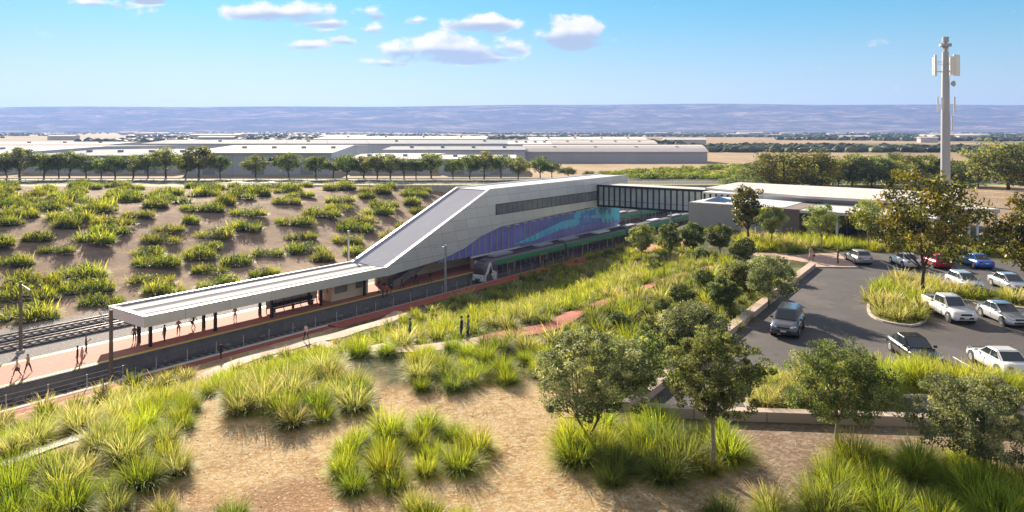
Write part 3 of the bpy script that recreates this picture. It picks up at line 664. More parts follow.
# ------------------------------------------------------------------ trains
def side_train(u0, vc, cars, label, nose=True, L=22.2):
    t = thing('train', P(u0, vc, 0.3), label, 'train'); hw = 1.45
    for k in range(cars):
        a = u0 + k * (L + .5); e = a + L
        m = MB()
        prof = [(-hw, .55), (hw, .55), (hw, 2.9), (hw * .92, 3.35), (hw * .6, 3.62), (-hw * .6, 3.62), (-hw * .92, 3.35), (-hw, 2.9)]
        prof = [(vv, z + .1) for vv, z in prof]
        ns = [(a, 1.0, 0)]
        if k == 0 and nose: stn = [(a + 0.0, .72, .62), (a + .35, .86, .8), (a + 1.2, .96, .93), (a + 2.4, 1, 1), (e, 1, 1)]
        else: stn = [(a, 1, 1), (e, 1, 1)]
        vs = []
        for uu, sw, sh_ in stn:
            for vv, z in prof: vs.append(P(uu, vc + vv * sw, .65 + (z - .65) * sh_))
        n = len(prof); fs = [tuple(range(n)), tuple(range(len(vs) - 1, len(vs) - n - 1, -1))]
        for i in range(len(stn) - 1):
            for j in range(n): fs.append((i * n + j, (i + 1) * n + j, (i + 1) * n + (j + 1) % n, i * n + (j + 1) % n))
        m.add(vs, fs); car = build('carriage', m, 'train_side', t)
        ab = a + (2.6 if (k == 0 and nose) else 0)
        for s in (-1, 1):
            v = vc + s * hw
            build('roof_stripe', MB().prism([P(ab, v + s * .012, 2.88), P(e, v + s * .012, 2.88), P(e, vc + s * hw * .94, 3.44), P(ab, vc + s * hw * .94, 3.44)], (P(0, s, 0)) * .03), 'train_green', car)
        build('roof', MB().ubox(ab, e - .05, vc - .85, vc + .85, 3.725, 3.80), 'train_roof', car)
        for q, (o1, ln, mt) in enumerate(((.35, 5.0, 'train_unit'), (12.5, 4.4, 'train_white' if k else 'train_unit'))):
            build('roof_unit', MB().ubox(ab + o1, ab + o1 + ln, vc - .7, vc + .7, 3.80, 4.12), mt, car, bevel=.05)
        pos = [a + 5.4, a + 14.6]; s = 1; v = vc + hw
        for p_ in pos:
            d = build('door_frame', MB().ubox(p_ - .12, p_ + 1.72, v + .006, v + .035, .78, 2.86), 'gold_trim', car)
            for q in (0, .82): build('door', MB().ubox(p_ + q, p_ + q + .76, v + .035, v + .06, .84, 2.78), 'train_side', car)
            for q in (.1, .92): build('door_window', MB().ubox(p_ + q, p_ + q + .56, v + .06, v + .075, 1.5, 2.6), 'car_glass', car)
        wx = [ab + .3, ab + 1.6] if k == 0 else [a + .8, a + 2.4, a + 4.0 - .1]
        wx += [a + 7.6 + i * 1.35 for i in range(5)] + [a + 16.9 + i * 1.3 for i in range(4)]
        for w_ in wx: build('window', MB().ubox(w_, w_ + 1.08, v + .006, v + .03, 1.45, 2.62), 'car_glass', car)
        m = MB()
        for bu in (a + 3.2, e - 3.2):
            for q in (-1.1, 1.1): m.tube([P(bu + q, vc - .8, .72), P(bu + q, vc + .8, .72)], .40, 12)
            m.ubox(bu - 1.6, bu + 1.6, vc - 1.0, vc + 1.0, .5, .8)
        build('bogie', m, 'black_metal', car)
        if k: build('gangway', MB().ubox(a - .48, a - .02, vc - .9, vc + .9, .8, 3.4), 'black_plastic', car)
    if nose:
        # sloped front: dark screen, white mask with a green sweep
        fr = [t_ for t_ in t.children][0]
        def fp(v, z, off=0.0): # points on the nose face
            zz = (z - .65) / 3.0; return P(u0 - off - .02 + .0 * z, vc + v, z)
        build('nose_mask', MB().prism([P(u0 - .3, vc - 1.05, .6), P(u0 - .3, vc + 1.05, .6), P(u0 - .12, vc + 1.1, 1.55), P(u0 - .12, vc - 1.1, 1.55)], P(1, 0, 0) * .35), 'train_white', t, bevel=.04)
        build('windscreen', MB().prism([P(u0 - .12, vc - 1.0, 1.56), P(u0 - .12, vc + 1.0, 1.56), P(u0 + .75, vc + .98, 3.1), P(u0 + .75, vc - .98, 3.1)], P(1, 0, 0) * .2), 'car_glass', t, bevel=.03)
        build('destination_display', MB().prism([P(u0 + .62, vc - .9, 3.12), P(u0 + .62, vc + .9, 3.12), P(u0 + 1.0, vc + .8, 3.45), P(u0 + 1.0, vc - .8, 3.45)], P(1, 0, 0) * .5), 'black_plastic', t, bevel=.03)
        for s in (-1, 1):
            build('side_mask', MB().prism([P(u0 - .05, vc + s * 1.12, .62), P(u0 + 2.6, vc + s * 1.47, .62), P(u0 + 2.6, vc + s * 1.47, 1.7), P(u0 + 1.5, vc + s * 1.42, 2.2), P(u0 + 1.25, vc + s * 1.40, 3.35), P(u0 + .85, vc + s * 1.34, 3.35), P(u0 + .15, vc + s * 1.16, 1.6)], P(0, s, 0) * .06), 'train_white', t)
            build('side_window', MB().prism([P(u0 + .62, vc + s * 1.35, 1.6), P(u0 + 1.4, vc + s * 1.46, 1.75), P(u0 + 1.15, vc + s * 1.45, 2.9)], P(0, s, 0) * .07), 'car_glass', t)
            build('headlight', MB().ubox(u0 - .34, u0 - .28, vc + s * .65 - .18, vc + s * .65 + .18, 1.2, 1.36), 'clear_lamp', t, bevel=.02)
        build('nose_stripe', MB().ubox(u0 - .325, u0 - .30, vc - .5, vc + .5, .7, 1.0), 'train_green', t)
        build('coupler', MB().ubox(u0 - .7, u0 - .28, vc - .15, vc + .15, .55, .8), 'black_metal', t)
    pu = u0 + L + 5
    m = MB()
    for s in (-.5, .5):
        m.tube([P(pu - 1.4, vc + s, 3.9), P(pu + .2, vc + s * .8, 4.7), P(pu - .8, vc + s * .9, 5.55)], .03, 5)
    m.tube([P(pu - .8, vc - .8, 5.56), P(pu - .8, vc + .8, 5.56)], .035, 5)
    build('pantograph', m, 'grey_metal', t)
    return t
tr_ = side_train(87.3, -70.9, 4, 'dark grey electric train with green roof stripe and white nose at the near platform edge'); tr_.location.z -= 0.5
side_train(138, -81.7, 2, 'second dark green-striped train on the far track behind the station concourse', nose=False)

# overhead line masts and wires
def mast(u, v, z0, top, label, mt, arm):
    t = thing('overhead_line_mast', P(u, v, z0), label, 'mast', 'overhead line masts along the railway')
    build('pole', MB().tube([P(u, v, z0 - .3), P(u, v, top)], [.2, .15], 10), mt, t)
    build('base', MB().ubox(u - .3, u + .3, v - .3, v + .3, z0, z0 + .25), 'concrete', t)
    m = MB(); s = arm
    m.tube([P(u, v, top - .25), P(u, v + s * 2.3, top - .55)], .035, 5); m.tube([P(u, v, top - 1.35), P(u, v + s * 2.3, top - .55)], .035, 5)
    m.tube([P(u, v, top - 1.35), P(u, v + s * 2.0, top - 1.15)], .03, 5); m.tube([P(u, v + s * 2.3, top - .55), P(u, v + s * 1.7, top - 1.15)], .03, 5)
    build('cantilever_arm', m, 'mast_grey', t)
mast(32.2, -68.9, 0, 6.75, 'brown overhead line mast in front of the left end of the canopy', 'pole_brown', -1)
mast(77.5, -68.9, 0, 6.95, 'grey overhead line mast in front of the sloping station roof', 'pole_grey', -1)
mast(73.6, -84.6, 0, 8.1, 'grey overhead line mast standing just behind the canopy', 'pole_grey', 1)
mast(31.3, -86.4, 0, 7.3, 'brown overhead line mast at far left beside the freight tracks', 'pole_brown', 1)
mast(150, -68.0, 0, 6.9, 'grey overhead line mast partly hidden behind the trees near the link bridge', 'pole_grey', -1)
for vc, lab in ((-70.9, 'thin overhead wires above the near railway track'), (-81.7, 'thin overhead wires above the track behind the platform')):
    m = MB(); m.tube([P(-30, vc, 5.6), P(150, vc, 5.6)], .009, 4)
    us = [-13, 32.2, 77.5, 122.8] if vc > -80 else [-13, 31.3, 73.6, 140]
    for a, c in zip(us[:-1], us[1:]):
        m.tube([P(a + (c - a) * q, vc, 6.35 - 2.2 * q * (1 - q)) for q in np.linspace(0, 1, 9)], .009, 4)
    tag(build('overhead_wire', m, 'grey_metal'), lab, 'wire')

# ------------------------------------------------------------------ paths
def ribbon(pts, width, mt, lift=0.07, kind_name='path', n=60):
    pts = np.array(pts)[:, :2]; d = np.r_[0, np.cumsum(np.linalg.norm(np.diff(pts, axis=0), axis=1))]
    s = np.linspace(0, d[-1], n)
    # smoothed centre line
    c = np.stack([np.interp(s, d, pts[:, i]) for i in (0, 1)], -1)
    for _ in range(6): c[1:-1] = (c[:-2] + 2 * c[1:-1] + c[2:]) / 4
    t = np.gradient(c, axis=0); t /= np.linalg.norm(t, axis=1)[:, None]; nrm = np.stack([-t[:, 1], t[:, 0]], -1)
    m = MB(); K = 5; vs = []
    for i in range(n):
        for k in range(K):
            p = c[i] + nrm[i] * (k / (K - 1) - .5) * width; vs.append((p[0], p[1], T(*p) + lift))
    fs = [(i * K + k + 1, (i + 1) * K + k + 1, (i + 1) * K + k, i * K + k) for i in range(n - 1) for k in range(K - 1)]
    fs = [f[::-1] for f in fs]
    m.add(vs, fs); o = build(kind_name, m, mt); tag(o, kind='structure'); return c
PATHS = []
def path(px, width, mt, z=None, **k):
    c = ribbon([G(a, b_) for a, b_ in px], width, mt, **k); PATHS.append((c, width))
path([(190, 385), (225, 368), (262, 354), (300, 344), (345, 334), (385, 322), (402, 312)], 2.0, 'pink_pavers')
path([(318, 343), (345, 349), (385, 352), (420, 350), (455, 345), (490, 340)], 1.6, 'pink_pavers', lift=0.085)
path([(486, 340), (520, 334), (556, 326), (590, 309), (622, 296), (650, 286), (690, 273), (735, 264)], 1.7, 'red_path', lift=0.09)
path([(-60, 490), (0, 466), (50, 447), (100, 432)], 1.4, 'pale_concrete')
path([(560, 268), (610, 258), (655, 250), (700, 240)], 1.6, 'red_path')

# ------------------------------------------------------------------ car park
def poly_sheet(name, pts, z, mt):
    m = MB().add([(p[0], p[1], z) for p in pts], [tuple(range(len(pts)))])
    a = sum(pts[i][0] * pts[(i + 1) % len(pts)][1] - pts[(i + 1) % len(pts)][0] * pts[i][1] for i in range(len(pts)))
    if a < 0: m.f = [f[::-1] for f in m.f]
    return tag(build(name, m, mt), kind='structure')
def G8(px, py): return G(px, py, TOP)
AP = [G8(632, 408), G8(668, 378), G8(740, 325), G8(815, 268), G8(856, 268), G8(838, 253), G8(850, 250), G8(1030, 263), G8(1250, 290), G8(1400, 470), G8(1100, 430), G8(918, 418)]
poly_sheet('car_park', AP, TOP + .012, ASPH)
def kerb_line(name, pts, w, h, mt, closed=False, base=TOP - .3):
    m = MB(); P2 = [np.array(p[:2]) for p in pts]; n = len(P2)
    tn = []
    for i in range(n):
        a = P2[(i - 1) % n] if (closed or i > 0) else P2[i]; c = P2[(i + 1) % n] if (closed or i < n - 1) else P2[i]
        t = c - a; t /= np.linalg.norm(t); tn.append(np.array((-t[1], t[0])))
    vs = []
    for p, q in zip(P2, tn):
        a = p + q * w / 2; c = p - q * w / 2
        vs += [(*a, base), (*a, TOP + h), (*c, TOP + h), (*c, base)]
    fs = []
    for i in range(n if closed else n - 1):
        j = (i + 1) % n
        for k in range(4): fs.append((i * 4 + k, i * 4 + (k + 1) % 4, j * 4 + (k + 1) % 4, j * 4 + k))
    if not closed: fs += [(0, 3, 2, 1), (n * 4 - 4, n * 4 - 3, n * 4 - 2, n * 4 - 1)]
    m.add(vs, fs); return build(name, m, mt)
w1 = kerb_line('retaining_wall', [G8(628, 411), G8(666, 381), G8(738, 326), G8(812, 267.5)], .75, .45, 'wall_blocks')
tag(w1, 'long low stone wall along the left edge of the car park', 'wall')
w2 = kerb_line('retaining_wall', [G8(640, 414), G8(740, 419), G8(830, 422), G8(920, 425), G8(1010, 431)], .6, .5, 'wall_blocks')
tag(w2, 'low stone block wall at the near end of the car park below the trees', 'wall')
tag(kerb_line('kerb', [G8(815, 267.6), G8(858, 268)], .3, .14, 'kerb'), kind='structure')
# plaza
poly_sheet('plaza', [G8(738, 252), G8(800, 254), G8(838, 253), G8(858, 267.2), G8(814, 267.2), G8(808, 262), G8(760, 262)], TOP + .02, 'pink_pavers')
poly_sheet('lawn', [G8(792, 262.5), G8(812, 262.5), G8(812.5, 267.5), G8(795, 279), G8(780, 276)], TOP + .018, 'lawn')
def island(name, pts, lab=None):
    P2 = [np.array(p[:2]) for p in pts]
    # round the outline
    for _ in range(2):
        Q = []
        for i in range(len(P2)):
            a, c = P2[i], P2[(i + 1) % len(P2)]; Q += [a * .75 + c * .25, a * .25 + c * .75]
        P2 = Q
    tag(kerb_line('kerb', [(*p, 0) for p in P2], .22, .14, 'kerb', True), kind='structure')
    m = MB().add([(p[0], p[1], TOP + .10) for p in P2], [tuple(range(len(P2)))])
    ar = sum(P2[i][0] * P2[(i + 1) % len(P2)][1] - P2[(i + 1) % len(P2)][0] * P2[i][1] for i in range(len(P2)))
    if ar < 0: m.f = [f[::-1] for f in m.f]
    tag(build('garden_bed', m, 'lawn'), kind='structure'); return P2
ISL_B = island('b', [G8(866, 314), G8(872, 292), G8(905, 284), G8(960, 297), G8(1030, 303), G8(1080, 306), G8(1100, 319), G8(1000, 306), G8(960, 300), G8(930, 300), G8(926, 328), G8(885, 324)])
ISL_A = island('a', [G8(742, 398), G8(770, 385), G8(840, 378), G8(905, 381), G8(960, 388), G8(1030, 397), G8(1120, 405), G8(1120, 425), G8(1000, 404), G8(905, 394), G8(860, 410), G8(752, 414)])
# bay lines
def bay(px0, py0, L, z=TOP + .018, w=.12, direction=1, heading=R(-94)):
    a = G8(px0, py0); d = np.array((UY, -UX, 0)) * L * direction if heading is None else np.array((math.cos(heading), math.sin(heading), 0)) * L
    q = np.array((-d[1], d[0], 0)) / np.linalg.norm(d) * w / 2
    m = MB().add([a + q, a - q, a + d - q, a + d + q], [(0, 1, 2, 3)])
    m.v = [(x, y, z) for x, y, _ in m.v]
    n = np.cross(np.array(m.v[1]) - np.array(m.v[0]), np.array(m.v[2]) - np.array(m.v[1]))
    if n[2] < 0: m.f = [f[::-1] for f in m.f]
    tag(build('bay_line', m, 'line_paint'), 'painted white parking bay line on the car park asphalt', 'marking', 'white parking bay lines'); 
for a, c in ((880, 261), (912, 264), (945, 266), (985, 270), (1010, 285), (953, 357), (1016, 366), (972, 302), (1010, 316)):
    bay(a, c, 5.2)

# ------------------------------------------------------------------ cars
def car(label, px, py, heading, paint, style='sedan', roof=None, z=TOP + .012, dark_hood=False):
    c = G(px, py, z); t = thing('parked_car' if label.find('driv') < 0 else 'car', c, label, {'sedan': 'car', 'hatch': 'car', 'suv': 'car', 'ute': 'pickup truck'}[style], 'cars in the car park', heading)
    L, Wd, H = {'sedan': (4.7, 1.84, 1.44), 'hatch': (4.35, 1.8, 1.47), 'suv': (4.75, 1.92, 1.74), 'ute': (5.2, 1.86, 1.80)}[style]
    hw = Wd / 2; f = L / 2; cl = .24 if style in ('suv', 'ute') else .17
    belt = {'sedan': .92, 'hatch': .94, 'suv': 1.08, 'ute': 1.1}[style]; hood = belt - .06
    # lower body stations: x (front +), top z, half width factor, bottom z
    if style == 'sedan': stn = [(-f, .78, .80, .34), (-f + .10, .92, .90, .26), (-f + .5, .97, .97, .2), (-f + 1.0, .96, 1, .2), (0, belt, 1, .18), (f - 1.35, belt - .02, 1, .2), (f - .6, hood - .10, .97, .2), (f - .15, .68, .88, .24), (f, .55, .74, .3)]
    elif style == 'hatch': stn = [(-f, .78, .84, .34), (-f + .08, .94, .92, .26), (-f + .4, belt + .02, .97, .2), (0, belt, 1, .18), (f - 1.15, belt - .03, 1, .2), (f - .5, hood - .10, .96, .2), (f - .12, .68, .88, .24), (f, .55, .74, .3)]
    elif style == 'suv': stn = [(-f, .9, .86, .4), (-f + .08, 1.06, .94, .32), (-f + .4, belt + .02, .98, .28), (0, belt, 1, .26), (f - 1.2, belt - .02, 1, .28), (f - .45, hood - .06, .97, .28), (f - .1, .84, .92, .32), (f, .7, .82, .38)]
    else: stn = [(-f, .78, .96, .5), (-f + .02, 1.06, .97, .42), (-f + 1.6, 1.06, .98, .36), (-.35, belt, 1, .3), (f - 1.35, belt - .02, 1, .3), (f - .45, hood - .06, .97, .3), (f - .1, .86, .93, .34), (f, .7, .84, .4)]
    vs = []; K = 8
    for x, zt, wf, zb in stn:
        w = hw * wf; zm = zb + (zt - zb) * .55
        for yv, zv in ((-w * .86, zb), (-w, zb + .12), (-w, zm), (-w * .94, zt - .03), (-w * .6, zt + .015), (w * .6, zt + .015), (w * .94, zt - .03), (w, zm), (w, zb + .12), (w * .86, zb)): vs.append((x, yv, zv))
    K = 10; n = len(stn); fs = [tuple(range(K)), tuple(range(n * K - 1, n * K - K - 1, -1))]
    for i in range(n - 1):
        for k in range(K): fs.append((i * K + k, (i + 1) * K + k, (i + 1) * K + (k + 1) % K, i * K + (k + 1) % K))
    m = MB().add(vs, fs)
    body = build('body', m, paint, t, smooth=True, local=True)
    # cabin
    if style == 'sedan': cb = (-f + .62, -f + 1.40, f - 2.30, f - 1.30)
    elif style == 'hatch': cb = (-f + .18, -f + .72, f - 2.15, f - 1.15)
    elif style == 'suv': cb = (-f + .14, -f + .5, f - 2.05, f - 1.25)
    else: cb = (-f + 1.62, -f + 1.85, f - 2.1, f - 1.35)
    wb, wt = hw * .93, hw * .72; zb, zt = belt - .03, H
    def cab(x0, x1, x2, x3, wb, wt, zb, zt):
        return [(x0, -wb * .92, zb), (x3, -wb * .9, zb), (x3, wb * .9, zb), (x0, wb * .92, zb), (x1, -wt, zt), (x2, -wt * .98, zt - .02), (x2, wt * .98, zt - .02), (x1, wt, zt)]
    q = cab(*cb, wb, wt, zb, zt)
    build('roof', MB().hexa(q), roof or paint, t, bevel=.07, local=True, smooth=False)
    q = [np.array(p) for p in q]
    def face(ids, a0, a1, b0, b1, th=.012):   # sub-rectangle of a cabin face, slightly proud
        A, B, C, D = [q[i] for i in ids]; n = np.cross(B - A, D - A); n = n / np.linalg.norm(n)
        cen = sum(q) / 8
        if np.dot((A + C) / 2 - cen, n) < 0: n = -n
        def at(s, r): return (A * (1 - s) + B * s) * (1 - r) + (D * (1 - s) + C * s) * r
        return MB().prism([at(a0, b0) + n * .004, at(a1, b0) + n * .004, at(a1, b1) + n * .004, at(a0, b1) + n * .004], n * th)
    build('windscreen', face((1, 2, 6, 5), .07, .93, .1, .9), 'car_glass', t, local=True)
    build('rear_window', face((0, 3, 7, 4), .08, .92, .22 if style in ('suv', 'hatch') else .12, .88), 'car_glass', t, local=True)
    spl = [(.07, .33), (.36, .64), (.67, .93)] if style in ('suv', 'hatch') else [(.10, .48), (.52, .92)]
    for ids in ((0, 1, 5, 4), (3, 2, 6, 7)):
        for a0, a1 in spl: build('side_window', face(ids, a0, a1, .18, .86), 'car_glass', t, local=True)
    # wheels
    wr = .33 if style in ('sedan', 'hatch') else .38
    for x in (f - .92, -f + .95):
        for s in (-1, 1):
            build('wheel_arch', MB().tube([(x, s * (hw * .6), wr + .02), (x, s * (hw + .004), wr + .02)], wr + .075, 18), 'black_plastic', t, local=True)
            wh = build('wheel', MB().tube([(x, s * (hw - .16), wr), (x, s * (hw - .01), wr), (x, s * (hw + .025), wr)], [wr, wr, wr * .9], 18), 'tyre', t, local=True, smooth=False)
            rm = MB().tube([(x, s * (hw + .02), wr), (x, s * (hw + .034), wr)], [wr * .66, wr * .62], 16)
            build('rim', rm, 'rim', wh, local=True)
    hz_ = .68 if style in ('sedan', 'hatch') else .82
    for s in (-1, 1):
        hl = MB().prism([(f - .02, s * hw * .46, hz_ - .06), (f - .22, s * hw * .83, hz_ - .03), (f - .30, s * hw * .86, hz_ + .10), (f - .10, s * hw * .5, hz_ + .07)], (.05, s * .02, .02)); build('headlight', hl, 'clear_lamp', t, local=True)
        tl = MB().box(-f - .015, -f + .10, *sorted((s * hw * .52, s * hw * .80)), hz_ + .0, hz_ + .17); build('tail_light', tl, 'red_lamp', t, local=True, bevel=.02)
        mx = cb[3] - .35; build('mirror', MB().box(mx, mx + .12, *sorted((s * hw * .93, s * (hw + .17))), belt - .02, belt + .13), roof or paint, t, local=True, bevel=.03)
        build('door_seam', MB().box(-.05, -.03, *sorted((s * (hw - .02), s * (hw + .004))), .35, belt - .08), 'black_plastic', t, local=True)
    build('grille', MB().box(f - .10, f + .012, -hw * .42, hw * .42, hz_ - .10, hz_ + .03), 'black_plastic', t, local=True)
    build('bumper_intake', MB().box(f - .12, f + .02, -hw * .55, hw * .55, .36 if wr < .35 else .46, .48 if wr < .35 else .60), 'black_plastic', t, local=True)
    build('number_plate', MB().box(f + .012, f + .03, -.19, .19, .5, .6), 'plate', t, local=True)
    build('number_plate', MB().box(-f - .03, -f - .004, -.19, .19, .62, .72), 'plate', t, local=True)
    if style == 'ute':
        # open tray behind the cab
        m = MB(); m.box(-f + .08, -f + 1.55, -hw * .80, hw * .80, 1.055, 1.085)
        build('tray_floor', m, 'black_plastic', t, local=True)
        m = MB(); m.box(-f - .01, -f + 1.6, -hw * .98, -hw * .82, .95, 1.24); m.box(-f - .01, -f + 1.6, hw * .82, hw * .98, .95, 1.24); m.box(-f - .012, -f + .06, -hw * .82, hw * .82, .95, 1.24)
        build('tray_side', m, paint, t, local=True, bevel=.02)
    if style == 'suv':
        for s in (-1, 1): build('roof_rail', MB().tube([(-1.4, s * wt * .86, H + .02), (-1.2, s * wt * .86, H + .07), (.2, s * wt * .84, H + .06), (.4, s * wt * .84, H + .0)], .022, 6), 'black_plastic', t, local=True)
        build('lower_trim', MB().box(-f + .1, f - .1, -hw * .985, hw * .985, .30, .40), 'black_plastic', t, local=True)
    return t
def paintm(n, c): return mat(n, c, .25, .35 if n != 'paint_white' else 0.0, .03, 1, coat=.8)
PW = paintm('paint_white', (.78, .77, .76)); PS = paintm('paint_silver', (.42, .43, .46)); PR = paintm('paint_red', (.48, .02, .03)); PB = paintm('paint_blue', (.05, .16, .58)); PG = paintm('paint_graphite', (.13, .125, .15)); PK = paintm('paint_black', (.015, .016, .02)); PP = paintm('paint_pearl', (.62, .62, .64))
vm = R(86); vp = R(-94); um = R(-118)
car('dark grey four-wheel drive driving towards the camera along the low stone wall', 788, 331, um, PG, 'suv')
car('silver hatchback parked leftmost in the back row at the end of the paved plaza', 858, 262, vm, PS, 'hatch')
car('white sedan parked between the silver hatchback and the red car in the back row', 905, 265.5, vm, PW, 'sedan')
car('bright red car parked behind the trunk of the tall brown-leaved tree', 935, 266, vm, PR, 'hatch')
car('bright blue coupe parked on its own at the right of the back row', 975, 266, vm, PB, 'sedan')
car('silver hatchback half hidden by grass behind the planted island', 965, 288, vp, PP, 'hatch')
car('silver sedan at the right edge behind the planted island', 1010, 289, vp, PS, 'sedan')
car('white double-cab pickup truck parked nose out beside the planted island', 949, 317, vp, PW, 'ute')
car('silver-white sedan with dark bonnet glare parked right of the white pickup', 1003, 321, vp, PP, 'sedan')
car('black-roofed dark green sedan partly hidden behind long grass', 914, 358, vp, PK, 'sedan')
car('white sedan parked nose away at the right edge nearest the camera', 999, 369, vm, PW, 'sedan')

# ------------------------------------------------------------------ road, verge, far wall
def strip(name, y0, y1, z, mt, x0=-420, x1=600):
    m = MB().add([(x0, y0, z), (x1, y0, z), (x1, y1, z), (x0, y1, z)], [(0, 1, 2, 3)]); return tag(build(name, m, mt), kind='structure')
strip('pavement', 207.9, 211, 7.212, 'pink_pavers'); strip('verge', 211, 219, 7.208, 'verge')
strip('road', 219.2, 230, 7.216, ASPH); strip('verge', 230.2, 246, 7.210, 'verge')
strip('road_marking', 224.5, 224.7, 7.222, 'line_paint')
tag(build('kerb', MB().box(-420, 600, 219.0, 219.2, 7.1, 7.34), 'pale_concrete'), kind='structure'); tag(build('kerb', MB().box(-420, 600, 230.0, 230.2, 7.1, 7.34), 'pale_concrete'), kind='structure')
tag(build('abutment_wall', MB().box(-60, 130, 207.1, 207.9, -0.5, 7.6), 'concrete'), 'long grey concrete wall carrying the road at the top of the railway cutting', 'wall')
gf = thing('guard_fence', (60, 207.6, 7.6), 'row of pale safety fence posts above the railway cutting behind the link bridge', 'fence')
m = MB()
for x in np.arange(-40, 128, 1.6):
    m.box(x, x + .09, 207.45, 207.55, 7.6, 9.0)
build('posts', m, 'pale_concrete', gf)['kind'] = 'stuff'
build('rail', MB().box(-40, 128, 207.46, 207.54, 9.0, 9.12), 'pale_concrete', gf); build('rail', MB().box(-40, 128, 207.47, 207.53, 8.25, 8.32), 'pale_concrete', gf)
gr = thing('guard_rail', (-160, 231, 7.2), 'low grey guard rail along the far side of the road behind the planted bank', 'guard rail')
build('rail', MB().box(-420, 40, 231.0, 231.08, 7.75, 8.05), 'pale_concrete', gr)
m = MB(); [m.box(x, x + .12, 231.08, 231.2, 7.2, 8.0) for x in np.arange(-420, 40, 4)]; build('posts', m, 'pale_concrete', gr)['kind'] = 'stuff'

# ------------------------------------------------------------------ warehouses
def warehouse(x0, x1, y0, y1, h, ridge, label, roofm='warehouse_roof', wallm='warehouse_wall', curved=False, doors=0, skew=0.0, cat='warehouse'):
    t = thing('warehouse', ((x0 + x1) / 2, (y0 + y1) / 2, 7.2), label, cat); zb = 7.2
    def sk(x, y): return x + skew * (y - y0), y
    m = MB(); c = [sk(x0, y0), sk(x1, y0), sk(x1, y1), sk(x0, y1)]
    m.hexa([(*p, zb - .5) for p in c] + [(*p, zb + h) for p in c]); 
    build('wall', m, wallm, t)
    n = 7 if curved else 3; e = .6; m = MB(); vs = []
    for i in range(n):
        q = i / (n - 1); y = y0 - e + (y1 - y0 + 2 * e) * q; z = zb + h + .05 + ridge * (math.sin(math.pi * q) if curved else 1 - abs(2 * q - 1))
        xa, _ = sk(x0 - e, y); xb, _ = sk(x1 + e, y); vs += [(xa, y, z), (xb, y, z), (xb, y, z + .35), (xa, y, z + .35)]
    fs = []
    for i in range(n - 1):
        for k in range(4): fs.append((i * 4 + k, i * 4 + (k + 1) % 4, i * 4 + 4 + (k + 1) % 4, i * 4 + 4 + k))
    fs += [(3, 2, 1, 0), (n * 4 - 4, n * 4 - 3, n * 4 - 2, n * 4 - 1)]
    m.add(vs, fs); m.f = [f[::-1] for f in m.f]; build('roof', m, roofm, t)
    m = MB()   # gable infill
    for X in (x0, x1):
        gp = [(*sk(X, y0 + (y1 - y0) * i / (n - 1)), zb + h + ridge * (math.sin(math.pi * i / (n - 1)) if curved else 1 - abs(2 * i / (n - 1) - 1))) for i in range(n)]
        build('gable', MB().prism(gp, (.2 if X == x0 else -.2, 0, 0)), wallm, t)
    for i in range(doors):
        x = x0 + (x1 - x0) * (i + .5) / doors; build('door', MB().box(x - 2.2, x + 2.2, y0 - .06, y0 - .004, zb, zb + min(4.5, h * .7)), 'train_unit', t)
        build('window', MB().box(x + 3.5, x + 6.5, y0 - .05, y0 - .004, zb + h * .55, zb + h * .8), 'dark_window', t)
    for i in range(4):
        x = x0 + (x1 - x0) * (i + .7) / 4.4; q = (y0 * .75 + y1 * .25)
        build('roof_vent', MB().box(x, x + 1.6, q, q + 1.6, zb + h + ridge * .4, zb + h + ridge * .5 + 1.3), 'train_unit', t)
    return t
warehouse(-330, -182, 262, 400, 7, 1.2, 'large white-roofed factory at the far left behind the roadside trees', doors=5)
warehouse(-176, -122, 268, 360, 6.2, .9, 'grey-roofed factory second from the left behind the roadside trees', 'warehouse_roof_grey', doors=3)
warehouse(-116, -64, 262, 395, 7.4, 1.3, 'tall white-roofed factory with a pale grey wall behind the middle of the tree row', doors=3, skew=-.1)
warehouse(-60, -30, 266, 330, 5.0, .7, 'white-roofed workshop behind the trees left of the station roof', doors=2)
warehouse(-26, 1, 262, 300, 5.2, .8, 'small white workshop right behind the roadside trees above the station', doors=2)
warehouse(-60, 6, 345, 400, 6.2, 1.0, 'grey-blue roofed factory in the second row above the station slope', 'warehouse_roof_grey')
warehouse(-215, 20, 430, 500, 7.5, 1.8, 'very long grey-roofed factory along the back of the industrial estate', 'warehouse_roof_grey')
warehouse(-150, -20, 560, 640, 8.8, 1.6, 'white-topped factory peeking out behind the very long grey roof')
warehouse(-330, -235, 430, 500, 7.0, 1.0, 'white-roofed factory at far left in the back row')
warehouse(6, 94, 356, 384, 5.0, 3.0, 'long low shed with rounded pale roof standing alone on the brown field', 'roof_pale', 'shed_steel', True)
warehouse(-2, 22, 420, 470, 7.5, 1.2, 'pale shed behind the left end of the rounded-roof shed', 'roof_pale', 'shed_steel')
warehouse(24, 92, 470, 500, 6.6, 2.0, 'long pale shed in the row behind the rounded-roof shed', 'roof_pale', 'shed_steel', True)
warehouse(14, 110, 600, 640, 7.5, 2.0, 'distant white-roofed shed behind the two long sheds')
warehouse(113, 128, 246, 253, 3.4, .4, 'small pale green site building between trees on the right', 'warehouse_roof', 'warehouse_wall', cat='building')
rb = random.Random(5)
gl = ['distant white roofed shed on the plain left of the scarp centre', 'distant pale shed on the plain behind the brown fields']
